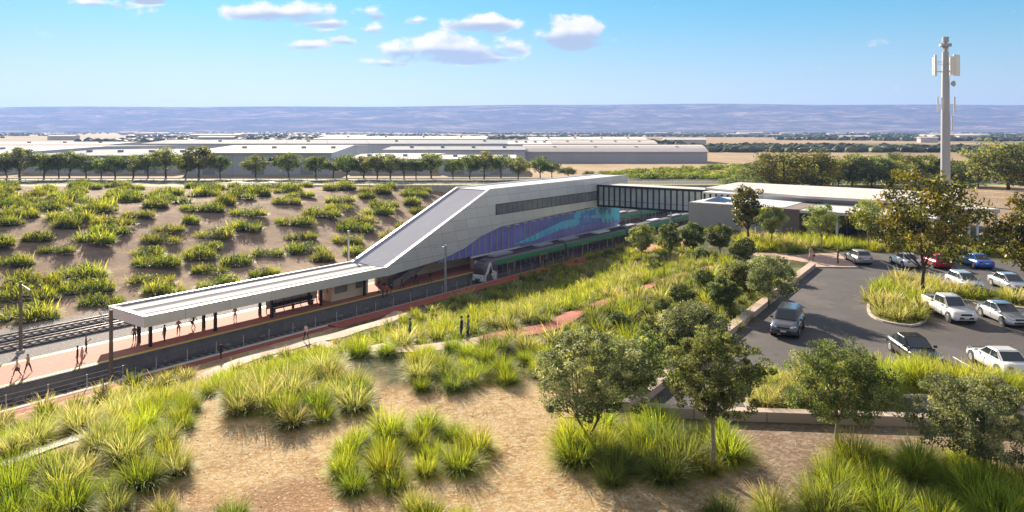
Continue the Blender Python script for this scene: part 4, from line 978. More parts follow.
for i in range(34):
    y = rb.uniform(800, 3200); x = rb.uniform(-.7, .68) * y; w_ = rb.uniform(20, 90); 
    t = thing('distant_shed', (x, y, 7.2), 'tiny pale shed far away on the hazy plain', 'shed', 'tiny sheds scattered on the far plain')
    hh = rb.uniform(4, 8); m = MB().box(x - w_ / 2, x + w_ / 2, y, y + w_ * .4, 7.0, 7.2 + hh); build('wall', m, 'off_white', t)
    build('roof', MB().prism([(x - w_ / 2 - 1, y - 1, 7.2 + hh), (x - w_ / 2 - 1, y + w_ * .4 + 1, 7.2 + hh), (x - w_ / 2 - 1, y + w_ * .2, 7.2 + hh + 1.5)], (w_ + 2, 0, 0)), 'warehouse_roof', t)

# ------------------------------------------------------------------ phone mast
md = 150.0; mx_ = (945.5 - 512) / F * md; mz = TOP - .8
ms = thing('phone_mast', (mx_, md, mz), 'tall pale grey mobile phone mast with antenna panels rising on the right', 'mast')
def zpx(py): return HC + (H0 - py) / F * md
build('pole', MB().tube([(mx_, md, mz), (mx_, md, zpx(110)), (mx_, md, zpx(52))], [.92, .80, .62], 20), 'mast_grey', ms, smooth=False)
build('lattice_top', MB().tube([(mx_ - .5, md, zpx(58)), (mx_ - .5, md, zpx(44))], .09, 6).tube([(mx_ + .5, md, zpx(58)), (mx_ + .5, md, zpx(44))], .09, 6).tube([(mx_, md - .5, zpx(58)), (mx_, md - .5, zpx(44))], .09, 6).tube([(mx_, md, zpx(52)), (mx_, md, zpx(38))], .35, 10), 'mast_grey', ms)
build('top_ring', MB().ring((mx_, md), .6, 1.15, zpx(46.5), zpx(43.8)), 'grey_metal', ms)
build('cap', MB().tube([(mx_, md, zpx(42)), (mx_, md, zpx(37))], .62, 12), 'mast_grey', ms)
for dx, dy, y0, y1, w_ in ((-2.25, -.4, 76, 55, .26), (-1.9, .9, 75, 57, .22), (1.4, -.9, 76, 55, .33), (2.35, -.3, 76, 55, .36), (1.8, 1.2, 75, 57, .25), (.6, -1.3, 75, 57, .3)):
    pn = build('antenna', MB().box(mx_ + dx - w_, mx_ + dx + w_, md + dy - .18, md + dy + .18, zpx(y0), zpx(y1)), 'white_paint', ms, bevel=.06)
    build('bracket', MB().tube([(mx_, md, zpx(y1 + 7)), (mx_ + dx, md + dy, zpx(y1 + 7))], .06, 6).tube([(mx_, md, zpx(y0 - 4)), (mx_ + dx, md + dy, zpx(y0 - 4))], .06, 6), 'mast_grey', ms)
for dx, dy, y0, y1 in ((-1.7, -.3, 112, 97), (-1.2, -.9, 110, 98), (1.35, -.8, 112, 97), (1.8, -.1, 113, 97), (1.55, .3, 130, 116)):
    build('antenna', MB().tube([(mx_ + dx, md + dy, zpx(y0)), (mx_ + dx, md + dy, zpx(y1))], .17, 8), 'white_paint', ms)
    build('bracket', MB().tube([(mx_, md, zpx((y0 + y1) / 2)), (mx_ + dx, md + dy, zpx((y0 + y1) / 2))], .05, 6), 'mast_grey', ms)
build('dish', MB().tube([(mx_ + .7, md - .9, zpx(84)), (mx_ + .9, md - 1.3, zpx(84))], [.3, .62], 14), 'mast_grey', ms)

# ------------------------------------------------------------------ vegetation
def hsv_jit(base, n, r, dv=.25, dh=.12):
    b_ = np.array(base); k = 1 + r.uniform(-dv, dv, (n, 1)); c = b_[None, :] * k
    c[:, 0] *= 1 + r.uniform(-dh, dh, n); c[:, 2] *= 1 + r.uniform(-dh, dh, n); return np.clip(c, 0, 1)
def blades(n, r, rad=.40, L=(.72, 1.25), W=.03, lean=(0.05, 1.25), base=(.05, .075, .012), tip=(.30, .36, .06), straw=0.0, droop=.35, seg=4):
    th = r.uniform(0, 2 * np.pi, n); rr = rad * np.sqrt(r.uniform(0, 1, n))
    bx, by = rr * np.cos(th), rr * np.sin(th)
    az = th + r.normal(0, .5, n); le = r.uniform(lean[0], lean[1], n) ** .8
    ln = r.uniform(L[0], L[1], n) * (1 - .25 * le); 
    isS = r.uniform(0, 1, n) < straw; le = np.where(isS, le * .5 + .15, le); ln = np.where(isS, ln * 1.22, ln)
    V = np.zeros((n, seg, 2, 3)); C = np.zeros((n, seg, 2, 3)); ts = np.linspace(0, 1, seg)
    sidex, sidey = -np.sin(az + r.normal(0, .7, n)), np.cos(az + r.normal(0, .7, n))
    cb = hsv_jit(base, n, r); ct = hsv_jit(tip, n, r, .55, .18); cs = hsv_jit((.70, .62, .34), n, r, .2, .08)
    ct = np.where(isS[:, None], cs, ct)
    for i, t in enumerate(ts):
        a = le * (1 + droop * 1.8 * t * t); h = ln * t
        out = h * np.sin(np.clip(a, 0, 1.5)); up = h * np.cos(np.clip(a, 0, 1.45))
        cx, cy = bx + out * np.cos(az), by + out * np.sin(az)
        w = W * (1.0 - .82 * t) * np.where(isS, (1.0 + 1.6 * np.exp(-((t - .82) / .16) ** 2)), 1.0)
        for s in (0, 1):
            sg = (s - .5) * w; V[:, i, s, 0] = cx + sidex * sg; V[:, i, s, 1] = cy + sidey * sg; V[:, i, s, 2] = up
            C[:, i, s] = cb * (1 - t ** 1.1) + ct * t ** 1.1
    idx = np.arange(n * seg * 2).reshape(n, seg, 2)
    Q = np.stack([idx[:, :-1, 0], idx[:, :-1, 1], idx[:, 1:, 1], idx[:, 1:, 0]], -1).reshape(-1, 4)
    return V.reshape(-1, 3), Q, C.reshape(-1, 3)
def join(parts):
    V = []; Q = []; C = []; o = 0
    for v, q, c in parts: V.append(v); Q.append(q + o); C.append(c); o += len(v)
    return np.concatenate(V), np.concatenate(Q), np.concatenate(C)
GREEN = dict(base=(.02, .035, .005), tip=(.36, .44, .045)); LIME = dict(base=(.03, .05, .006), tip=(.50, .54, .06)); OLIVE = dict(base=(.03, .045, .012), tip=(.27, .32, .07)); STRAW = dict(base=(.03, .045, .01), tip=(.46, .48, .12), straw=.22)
def tus(kind, n, seed, W=.024): 
    r = np.random.default_rng(seed); k = dict(kind); return blades(n, r, W=W, **k)
TV = {}
for kn, kd in (('green', GREEN), ('lime', LIME), ('olive', OLIVE), ('straw', STRAW)):
    for q in range(3):
        TV[kn, q, 'hi'] = tus(kd, 1050, 100 + q + len(kn) * 7); TV[kn, q, 'lo'] = tus(kd, 230, 200 + q + len(kn) * 7, W=.048)
TM = {k: npmesh('grass_tussock', *v, 'grass_blades') for k, v in TV.items() if k[2] == 'hi'}

def inpoly(x, y, poly):
    c = False; n = len(poly); j = n - 1
    for i in range(n):
        xi, yi = poly[i]; xj, yj = poly[j]
        if (yi > y) != (yj > y) and x < (xj - xi) * (y - yi) / (yj - yi) + xi: c = not c
        j = i
    return c
# planted beds: outline as seen, kinds, spacing (m), size, group text
BEDS = [
 ('near left bed beside the rail fence', [(-40, 437), (60, 409), (130, 387), (190, 372), (203, 385), (200, 420), (150, 436), (105, 436), (50, 447), (-40, 470)], ('green', 'lime', 'straw', 'green'), 1.2, .98),
 ('bottom left bed below the concrete path', [(-30, 490), (60, 458), (110, 438), (185, 446), (192, 462), (130, 500), (90, 530), (-30, 530)], ('green', 'lime', 'straw', 'green'), 1.2, 1.0),
 ('clump left of centre on the sand', [(205, 392), (230, 372), (290, 352), (340, 360), (362, 385), (362, 405), (300, 422), (240, 418)], ('green', 'lime', 'green', 'straw'), 1.15, .98),
 ('isolated clump at bottom centre', [(332, 462), (360, 445), (395, 430), (460, 430), (478, 455), (440, 486), (350, 492)], ('green', 'lime', 'green'), 1.2, 1.1),
 ('sloping garden below the railway', [(245, 372), (300, 352), (400, 356), (415, 385), (450, 394), (520, 382), (560, 366), (600, 390), (650, 340), (690, 325), (740, 280), (735, 262), (700, 250), (640, 243), (575, 258), (500, 288), (440, 305), (402, 318), (365, 338), (330, 345)], ('green', 'straw', 'olive', 'lime', 'green', 'lime', 'straw'), 1.5, .98),
 ('bed under the slender gum tree', [(566, 455), (590, 430), (650, 415), (745, 440), (742, 470), (690, 488), (600, 484), (570, 475)], ('green', 'lime', 'olive', 'lime'), 1.2, 1.1),
 ('bottom right bed below the wall', [(815, 480), (850, 458), (950, 462), (1040, 485), (1040, 530), (820, 530)], ('green', 'lime', 'olive', 'green'), 1.2, 1.1),
 ('sand at the bottom edge', [(160, 506), (250, 498), (252, 530), (160, 530)], ('olive', 'straw'), 1.2, .9),
 ('sand at the bottom edge', [(415, 508), (490, 494), (500, 530), (400, 530)], ('green', 'straw'), 1.2, .9),
 ('sand at the bottom edge', [(715, 510), (790, 514), (790, 530), (715, 530)], ('olive', 'straw'), 1.2, .9),
 ('shrub bed left of the car park wall', [(600, 410), (650, 345), (740, 282), (790, 275), (735, 322), (664, 372), (628, 400)], ('green', 'olive', 'olive', 'lime'), 1.4, .95),
 ('garden fronting the entrance building', [(738, 240), (770, 237), (830, 240), (900, 242), (1040, 250), (1040, 258), (850, 248), (790, 252), (740, 250)], ('lime', 'straw', 'lime', 'green'), 1.05, 1.05),
 ('planted island in the car park', [(872, 305), (878, 288), (905, 280), (960, 293), (1040, 299), (1040, 303), (960, 297), (928, 300), (922, 320), (886, 318)], ('lime', 'straw', 'green', 'straw'), .8, 1.0),
 ('strip along the near car park edge', [(752, 400), (775, 384), (840, 374), (905, 376), (960, 382), (1040, 392), (1040, 397), (960, 392), (905, 388), (860, 404), (760, 408)], ('lime', 'green', 'lime', 'straw'), .8, 1.1),
]
carpos = [(o.location.x, o.location.y) for o in COL.objects if o.name.startswith(('parked_car', 'car.')) or o.name == 'car']
def near_path(x, y):
    for c, w in PATHS:
        if np.min((c[:, 0] - x) ** 2 + (c[:, 1] - y) ** 2) < (w / 2 + .2) ** 2: return True
    return False
placed = []; cell = {}
rr = random.Random(21)
for bi, (nm, poly, kinds, sp, sz) in enumerate(BEDS):
    xs, ys = zip(*[G(px, min(py, 512 + 30))[:2] for px, py in poly])
    x0, x1, y0, y1 = min(xs) - 2, max(xs) + 2, max(15, min(ys) - 2), max(ys) + 2
    area = (x1 - x0) * (y1 - y0); tries = int(area / sp ** 2 * 7)
    spts = []
    for _ in range(tries):
        x, y = rr.uniform(x0, x1), rr.uniform(y0, y1); z = T(x, y); px, py = proj((x, y, z + .1))
        wb = 1 if bi in (4, 11, 12, 13) else 2.6
        if not inpoly(px + wb * 3.2 * math.sin(x * 1.9 + y), py + wb * 1.8 * math.sin(x * 1.3 - y * 1.7), poly): continue
        if near_path(x, y): continue
        ky = (int(x // 2), int(y // 2)); bad = False
        s_ = sp * rr.uniform(.85, 1.2)
        for i in (-1, 0, 1):
            for j in (-1, 0, 1):
                for (qx, qy) in cell.get((ky[0] + i, ky[1] + j), ()):
                    if (qx - x) ** 2 + (qy - y) ** 2 < s_ ** 2: bad = True
        if bad: continue
        if any((cx - x) ** 2 + (cy - y) ** 2 < 1.6 ** 2 for cx, cy in carpos): continue
        cell.setdefault(ky, []).append((x, y))
        if bi >= 12: z = TOP + .1
        k_ = kinds[int((math.sin(x * .31 + bi) * math.cos(y * .23) * .5 + .5) * len(kinds) * .999 + rr.uniform(-.7, .7)) % len(kinds)]
        s = sz * rr.choice((rr.uniform(.75, 1.0), rr.uniform(1.0, 1.3), rr.uniform(1.1, 1.45))); vis = 1 if -30 < px < 1054 and py < 560 else 0
        placed.append((y if vis else 999, x, y, z, s, k_, nm))
placed.sort(key=lambda t: t[0])
desc = {'green': 'dark green spiky grass tussock', 'lime': 'bright yellow-green grass tussock', 'olive': 'greyish olive grass tussock', 'straw': 'green grass tussock with straw-coloured seed plumes'}
lo = []
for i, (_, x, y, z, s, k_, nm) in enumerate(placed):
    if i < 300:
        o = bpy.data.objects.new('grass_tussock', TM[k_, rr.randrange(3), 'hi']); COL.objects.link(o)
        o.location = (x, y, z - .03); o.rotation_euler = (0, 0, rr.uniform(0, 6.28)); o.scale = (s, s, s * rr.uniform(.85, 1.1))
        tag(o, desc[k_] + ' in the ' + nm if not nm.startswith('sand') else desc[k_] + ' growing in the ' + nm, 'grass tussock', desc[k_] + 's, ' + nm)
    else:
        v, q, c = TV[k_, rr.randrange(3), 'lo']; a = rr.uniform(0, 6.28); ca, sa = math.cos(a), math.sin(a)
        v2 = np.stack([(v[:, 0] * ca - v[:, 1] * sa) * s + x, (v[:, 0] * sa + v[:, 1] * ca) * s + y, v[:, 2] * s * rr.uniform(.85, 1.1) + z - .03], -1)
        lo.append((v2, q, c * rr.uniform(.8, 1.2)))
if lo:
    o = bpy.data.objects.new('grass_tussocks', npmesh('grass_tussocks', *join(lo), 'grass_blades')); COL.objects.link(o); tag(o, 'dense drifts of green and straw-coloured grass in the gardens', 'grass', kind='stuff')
print('tussocks', len(placed))

# low understorey grass (countless) in the middle garden and around the beds
und = []
for i in range(5200):
    px, py = rr.uniform(225, 760), rr.uniform(240, 400)
    g_ = None
    x = rr.uniform(-34, 34); y = rr.uniform(40, 112); z = T(x, y); px, py = proj((x, y, z)); u, v = uv(x, y)
    if not inpoly(px, py, BEDS[4][1]) or near_path(x, y): continue
    r = np.random.default_rng(i)
    if i % 1 == 0:
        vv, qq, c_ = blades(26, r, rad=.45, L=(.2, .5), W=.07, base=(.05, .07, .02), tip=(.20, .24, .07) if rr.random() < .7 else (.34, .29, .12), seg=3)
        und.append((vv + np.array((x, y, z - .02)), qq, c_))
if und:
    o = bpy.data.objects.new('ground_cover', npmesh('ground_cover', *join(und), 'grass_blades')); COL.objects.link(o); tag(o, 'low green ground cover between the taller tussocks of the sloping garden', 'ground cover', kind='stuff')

# dry litter and little stems on the sand
lit = []
for i in range(1400):
    x = rr.uniform(-26, 26); y = rr.uniform(24, 52); px, py = proj((x, y, T(x, y)))
    if py < 375 or uv(x, y)[1] > -19: continue
    vv, qq, c_ = blades(5, np.random.default_rng(9000 + i), rad=.12, L=(.05, .16), W=.02, lean=(.5, 1.3), base=(.25, .17, .09), tip=(.5, .4, .22), seg=3)
    lit.append((vv + np.array((x, y, T(x, y))), qq, c_))
st_v = []; st_f = []; o_ = 0
ic = bmesh.new(); bmesh.ops.create_icosphere(ic, subdivisions=1, radius=1); iv = np.array([v.co[:] for v in ic.verts]); fc = [[v.index for v in f.verts] for f in ic.faces]; ic.free()
r9 = np.random.default_rng(77)
while len(st_v) < 1500:
    x, y = r9.uniform(-26, 26), r9.uniform(24, 50); u, v = uv(x, y)
    if v > -19.5 or v < -40: continue
    k9 = r9.uniform(.012, .035); st_v.append(iv * (k9 * r9.uniform(.6, 1.2, 3) * np.array((1.2, 1, .7))) + np.array((x, y, T(x, y) + .01))); st_f += [[i + o_ for i in f] for f in fc]; o_ += len(iv)
me = bpy.data.meshes.new('pebbles'); me.from_pydata(np.concatenate(st_v).tolist(), [], st_f); me.materials.append(mat('stone', (.46, .38, .28), .9, 0, .4, 8)); ob = bpy.data.objects.new('pebbles', me); COL.objects.link(ob); tag(ob, 'small pale pebbles scattered over the sandy ground', 'pebbles', kind='stuff')
o = bpy.data.objects.new('dry_litter', npmesh('dry_litter', *join(lit), 'grass_blades')); COL.objects.link(o); tag(o, 'sparse dry straw and litter lying on the sandy ground', 'litter', kind='stuff')

# embankment shrubs
def leafcloud(centers, radii, n, r, size=.14, colors=((.06, .08, .02),), flat=.75, jit=.25):
    k = len(centers); ci = r.integers(0, k, n); c = np.array(centers)[ci]; rad = np.array(radii)[ci]
    d = r.normal(0, 1, (n, 3)); d /= np.linalg.norm(d, axis=1)[:, None]; ra = r.uniform(.35, 1, n) ** .6
    pos = c + d * (rad * ra)[:, None] * np.array((1, 1, flat))
    # leaf frame
    nr = d * .6 + r.normal(0, .8, (n, 3)) + np.array((0, 0, .3)); nr /= np.linalg.norm(nr, axis=1)[:, None]
    a = np.cross(nr, r.normal(0, 1, (n, 3))); a /= np.linalg.norm(a, axis=1)[:, None] + 1e-9; b_ = np.cross(nr, a)
    s = size * r.uniform(.6, 1.3, n)[:, None]
    V = np.stack([pos - a * s, pos - b_ * s * .45, pos + a * s, pos + b_ * s * .45], 1)
    cc_ = np.array(colors); cl = r.integers(0, len(cc_), k); base = cc_[cl][ci] * r.uniform(.75, 1.25, (n, 1)) * (r.uniform(.55, 1.35, (k, 1))[ci])
    mixs = r.uniform(0, 1, n) < .15; base = np.where(mixs[:, None], cc_[r.integers(0, len(cc_), n)], base)
    C = np.repeat(base[:, None, :], 4, 1)
    Q = np.arange(n * 4).reshape(n, 4)
    return V.reshape(-1, 3), Q, np.clip(C.reshape(-1, 3), 0, 1)
def emb_mesh(seed):
    r = np.random.default_rng(seed); parts = []
    L_ = r.uniform(1.3, 2.7); n = int(r.integers(9, 15))
    for i in range(n):
        a = r.uniform(-1, 1); hgt = math.sqrt(max(0, 1 - a * a)); ox, oy = a * L_, r.uniform(-1, 1) * 1.1 * hgt; s = r.uniform(.8, 1.25) * (.75 + .45 * hgt)
        k = dict(base=(.03, .05, .008), tip=(.40, .43, .05)) if r.uniform() < .6 else dict(base=(.04, .06, .01), tip=(.60, .58, .12))
        v, q, c = blades(150, r, rad=.55, L=(.45, 1.15), W=.085, lean=(.1, 1.3), seg=3, **k)
        v = v * s + np.array((ox, oy, .1 * hgt)); parts.append((v, q, c * r.uniform(.7, 1.2)))
    cen = [np.array((r.uniform(-.8, .8) * L_, r.normal(0, .45), r.uniform(.3, .8))) for _ in range(14)]
    v, q, c = leafcloud(cen, [.75] * 14, 500, r, .13, ((.05, .07, .015), (.12, .15, .03), (.24, .27, .05)))
    parts.append((v, q, c)); return join(parts)
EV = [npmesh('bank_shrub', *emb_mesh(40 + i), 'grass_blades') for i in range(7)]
cnt = 0; yv = 84.0; embs = []
while yv < 206:
    step = 9.0 if yv < 140 else 10.4
    xa = -.80 * yv - 14 + rr.uniform(0, 8)
    while xa < 70:
        x = xa + rr.uniform(-1.0, 1.0); y = yv + rr.uniform(-1.5, 1.5) ; u, v = uv(x, y); xa += step * rr.uniform(.88, 1.12)
        if v > -98.8 or y > 205.5: continue
        px, py = proj((x, y, T(x, y)))
        if px < -45 or px > 470: continue
        if rr.random() < .07: continue
        embs.append((y, x, y, T(x, y)))
    yv += 6.4 if yv < 130 else 8.6
print('all bank', len(embs)); embs.sort(); embs = embs[:299]
for i, (_, x, y, z) in enumerate(embs):
    o = bpy.data.objects.new('bank_shrub', EV[rr.randrange(7)]); COL.objects.link(o)
    s = rr.uniform(.95, 1.4) * (1.12 if y > 130 else 1); o.location = (x, y, z - .05); o.rotation_euler = (0, 0, rr.uniform(-.35, .35) + (math.pi if rr.random() < .5 else 0)); o.scale = (s, s * rr.uniform(1.0, 1.4), s * rr.uniform(1.1, 1.45))
    row = 'on the lower bank beside the freight tracks' if z < 3 else ('on the bank below the far road' if y > 170 else 'on the middle of the planted bank')
    tag(o, 'low spreading yellow-green shrub mound ' + row, 'shrub', 'yellow-green shrub mounds ' + row)
print('bank shrubs', len(embs))

# trees
def tree_meshes(seed, h, cw, ch, nclu, nleaf, size, cols, barkm, stems=1, cbase=None, spread=.3, ell=1.0, conical=0.0, tr=.09, leafm='leaves', crad=.22, hollow=.35):
    """crown: clumps of leaves at branch ends; trunk: tapered limbs. Local coordinates, base at origin"""
    r = np.random.default_rng(seed); cz = h - ch / 2; cb_ = h - ch
    cen = []; rad = []
    while len(cen) < nclu:
        d = r.normal(0, 1, 3); d /= np.linalg.norm(d); q = r.uniform(hollow, 1) ** .5
        t = d * q; zt = t[2]; wsc = 1 - conical * (zt + 1) / 2
        lump = 1 + .18 * math.sin(3 * math.atan2(t[1], t[0]) + seed) + .12 * math.sin(5 * zt + seed * 2)
        p = np.array((t[0] * cw / 2 * wsc * lump, t[1] * cw / 2 * wsc * lump, cz + zt * ch / 2))
        cen.append(p); rad.append(crad * cw * .5 * r.uniform(.6, 1.25))
    for i in range(len(cen)):   # keep the outline inside the wanted size
        cen[i] = np.array((cen[i][0] * (1 - crad * .7), cen[i][1] * (1 - crad * .7), cz + (cen[i][2] - cz) * (1 - crad * .6)))
    crown = leafcloud(cen, rad, nleaf, r, size, cols)
    m = MB()
    for s in range(stems):
        a = r.uniform(0, 6.28); lean = (spread if stems > 1 else .04)
        fork = np.array((math.cos(a) * lean * cb_, math.sin(a) * lean * cb_, max(cb_ * .95, .15 * h)))
        mid = fork * np.array((.35, .35, .5)) + np.append(r.normal(0, .03 * h, 2) * .4, 0)
        base = np.array((math.cos(a) * .1, math.sin(a) * .1, -.1)) * (1 if stems > 1 else 0) + np.array((0, 0, -.1))
        top = np.array((fork[0] * 1.3, fork[1] * 1.3, cz + ch * .25))
        k = 1 / math.sqrt(stems)
        m.tube([base, mid, fork, (fork + top) / 2 + np.append(r.normal(0, .02 * h, 2), 0), top], [tr * k * 1.25, tr * k, tr * k * .8, tr * k * .5, tr * k * .15], 8)
        sel = r.choice(len(cen), min(len(cen), 22 // stems + 6), replace=False)
        for i in sel:
            e = cen[i]; st_ = fork + (top - fork) * r.uniform(0, .65)
            if e[2] < st_[2]: st_ = fork
            mm = (st_ + e) / 2 + np.array((0, 0, -.05 * h)) * r.uniform(-1, 1)
            m.tube([st_, mm, e], [tr * k * .38, tr * k * .24, tr * k * .08], 5, cap=False)
    return m, crown, leafm, barkm
def tree(name, loc, spec, label, group=None, crownname='crown'):
    m, cr, lm, bm_ = spec
    t = thing(name, loc, label, 'tree', group, random.uniform(0, 6.28) * 0)
    if isinstance(m, MB):
        o = build('trunk', m, bm_, t, local=True, smooth=True)
        c = bpy.data.objects.new(crownname, npmesh(crownname, *cr, lm)); COL.objects.link(c); c.parent = t
        spec_cache[id(cr)] = (o.data, c.data)
    return t
spec_cache = {}
GUM = ((.085, .115, .035), (.13, .16, .055), (.05, .07, .025), (.21, .23, .085)); GREY = ((.11, .135, .07), (.18, .20, .105), (.06, .078, .04), (.28, .28, .16))
MIDG = ((.08, .115, .02), (.13, .165, .03), (.18, .21, .045), (.05, .07, .015)); PALE = ((.24, .27, .10), (.34, .35, .15), (.16, .19, .065)); BROWN = ((.11, .11, .02), (.17, .15, .028), (.05, .06, .015), (.27, .21, .04), (.09, .11, .02))
OLV = ((.14, .155, .05), (.20, .21, .065), (.085, .105, .035)); YEL = ((.22, .25, .045), (.15, .19, .04), (.30, .31, .06))
FT = [
 # px, base py, top py, crown width px, crown height fraction, kind
 (588, 448, 328, 122, .74, 'multi', GREY, 'bushy grey-green tree with several dark stems at the edge of the sand'),
 (712, 473, 322, 106, .66, 'gum', GUM, 'slender gum tree with a pale straight trunk standing in front of the low wall'),
 (838, 446, 340, 118, .78, 'gum', GUM, 'wide green tree with a pale trunk below the stone wall'),
 (975, 470, 374, 120, .82, 'multi', GREY, 'broad pale-tipped bushy tree at the right below the car park'),
 (635, 400, 335, 60, .92, 'bush', GUM, 'dark green bushy tree between the multi-stemmed tree and the gum tree'),
 (690, 352, 300, 64, .92, 'bush', GREY, 'grey-green bushy tree behind the slender gum tree'),
 (768, 306, 252, 50, .9, 'bush', GREY, 'large grey-green bush against the upper end of the car park wall'),
 (722, 312, 276, 36, .9, 'bush', GUM, 'dark round bush in the shrub bed left of the driving car'),
 (745, 292, 262, 34, .9, 'bush', OLV, 'small olive bush left of the largest bush by the wall'),
 (744, 262, 237, 28, .85, 'round', GUM, 'dark round tree just below the plain grey wall'),
 (720, 256, 222, 28, .8, 'round', GUM, 'round dark green tree in front of the grey station wall'),
 (642, 262, 221, 32, .78, 'round', OLV, 'leftmost of the three round trees in front of the link bridge'),
 (669, 263, 220, 26, .75, 'round', OLV, 'middle of the three round trees in front of the link bridge'),
 (693, 258, 220, 27, .75, 'round', GUM, 'rightmost of the three round trees in front of the link bridge'),
]
def scale_at(loc): return loc[1] / F
si = 900
for px, by, ty, wpx, cf, kd, cols, lab in FT:
    loc = G(px, by) if px < 760 or by > 430 else G(px, by, TOP)
    if by > 380: loc = G(px, by)
    k = scale_at(loc); h = (by - ty) * k; w_ = wpx * k; si += 1
    if kd == 'multi': sp = tree_meshes(si, h, w_, h * cf, 260, 32000, .06, cols, 'bark_dark', 4, spread=.35, tr=.10, crad=.125)
    elif kd == 'gum': sp = tree_meshes(si, h, w_, h * cf, 260, 32000, .058, cols, 'bark_pale', 1, tr=.10, crad=.135, hollow=.2)
    elif kd == 'bush': sp = tree_meshes(si, h, w_, h * cf, 130, 12000, .085, cols, 'bark_dark', 3, tr=.08, crad=.24)
    else: sp = tree_meshes(si, h, w_, h * cf, 100, 7500, .11, cols, 'bark_pale', 1, tr=.10, crad=.24)
    tree('tree', loc, sp, lab)
for px, by, ty, wpx, lab in ((772, 249, 203, 31, 'left one of the pale round trees in front of the entrance building'), (822, 252, 202, 34, 'middle pale round tree in front of the entrance building awning'), (868, 249, 197, 32, 'right one of the pale round trees beside the tall brown-leaved tree')):
    loc = G8(px, by); k = scale_at(loc); si += 1
    tree('tree', loc, tree_meshes(si, (by - ty) * k, wpx * k, (by - ty) * k * .68, 110, 8500, .10, PALE, 'bark_pale', 1, tr=.09, crad=.24), lab)
for px, by, ty, wpx, cfr, lab, nl, sz in ((925, 300, 160, 142, .78, 'tall brown and yellow leaved tree standing in the planted island of the car park', 10500, .17), (1030, 306, 183, 108, .78, 'brown-leaved tree cut off by the right edge beside the island', 7500, .17), (748, 243, 182, 46, .8, 'dark brown-leaved tree against the plain grey station wall', 3600, .19)):
    loc = G8(px, by); loc[2] = TOP + .05; k = scale_at(loc); si += 1
    tree('tree', loc, tree_meshes(si, (by - ty) * k, wpx * k, (by - ty) * k * cfr, 110, nl, sz, BROWN, 'bark_dark', 1, tr=.16, crad=.17, conical=.25, leafm='leaves_glossy', hollow=.08), lab)
shr = None
for i, (px, by, hp, wd) in enumerate(((655, 338, 22, 1.2), (682, 306, 22, 1.1), (664, 318, 20, 1), (703, 288, 20, 1), (733, 283, 20, 1.1), (716, 338, 24, 1), (648, 362, 30, 1), (612, 366, 26, 1.2), (676, 350, 26, 1), (762, 276, 18, 1), (786, 282, 16, 1), (620, 330, 18, 1.2), (590, 345, 18, 1.2), (700, 262, 14, 1.2), (655, 275, 14, 1.2), (610, 262, 12, 1.3))):
    loc = G(px, by); h = hp * scale_at(loc)
    if shr is None:
        shr = tree('shrub', loc, tree_meshes(1200, 2.0, 2.6, 1.8, 50, 3800, .09, GUM, 'bark_dark', 4, spread=.3, tr=.05, crad=.3), 'x'); t_ = shr
    else: t_ = copy_tree(shr); t_.location = tuple(loc)
    tag(t_, 'rounded grey-green shrub in the garden slope left of the car park wall', 'shrub', 'rounded grey-green shrubs left of the car park wall')
    t_.scale = (h / 2 * wd, h / 2 * wd, h / 2); t_.rotation_euler = (0, 0, i * 1.3)
# roadside row: six models copied along the road
ROW = []
for i, c_ in enumerate((MIDG, OLV, MIDG, GUM, OLV, BROWN)):
    m_, cr_, lm_, bk_ = tree_meshes(700 + i, 8.0, 8.6, 5.9, 60, 3600, .24, c_, 'bark_dark', 1, tr=.2, crad=.27)
    ROW.append((m_, cr_, lm_, bk_))
for i, c_ in enumerate((OLV, GUM, BROWN)):
    ROW.append(tree_meshes(760 + i, 8.0, 9.0, 7.7, 90, 6000, .2, c_, 'bark_dark', 3, tr=.16, crad=.27, spread=.3))
protos = []
def place_row(px, by, h, kind, lab, grp, dist=None, z=7.2, wide=1.0):
    x, y = (px - 512) / F * dist, dist
    if protos_map.get(kind) is None:
        t = tree('tree', (x, y, z), ROW[kind], lab, grp); protos_map[kind] = t
    else:
        t = copy_tree(protos_map[kind]); t.location = (x, y, z)
    tag(t, lab, 'tree', grp); s = h / 8.0; t.scale = (s * wide, s * wide, s); t.rotation_euler = (0, 0, rr.uniform(0, 6.28)); return t
protos_map = {}
row = [(-14, 26, 1), (6, 26, 0), (20, 32, 1), (44, 26, 2), (59, 24, 3), (70, 27, 0), (86, 23, 1), (101, 20, 2), (115, 24, 0), (133, 24, 1), (148, 25, 2), (166, 30, 4), (186, 24, 0), (199, 33, 5), (220, 23, 2), (256, 23, 1), (288, 25, 0), (316, 23, 2), (333, 20, 3), (347, 24, 0), (364, 23, 5), (377, 25, 4), (390, 25, 1), (404, 22, 3), (416, 21, 3), (431, 25, 0), (453, 20, 2), (470, 24, 0), (484, 27, 4), (501, 24, 3), (518, 23, 1), (540, 22, 0), (552, 18, 3), (568, 12, 3), (589, 9, 2)]
names = ['green', 'olive', 'broad green', 'dark green', 'pale olive', 'yellowish brown']
for px, hp, k in row:
    d = 236 + rr.uniform(-3, 5); hp *= 1.0
    nm = names[k] + ' roadside tree along the far road, ' + ('left third of the row' if px < 180 else 'middle of the row' if px < 380 else 'right end above the station')
    place_row(px, 180, hp * d / F * 1.05, k, nm, nm.split(' along')[0] + 's, ' + nm.split(', ')[1], d, 7.2, rr.uniform(1.0, 1.3) if hp > 15 else 1.5)
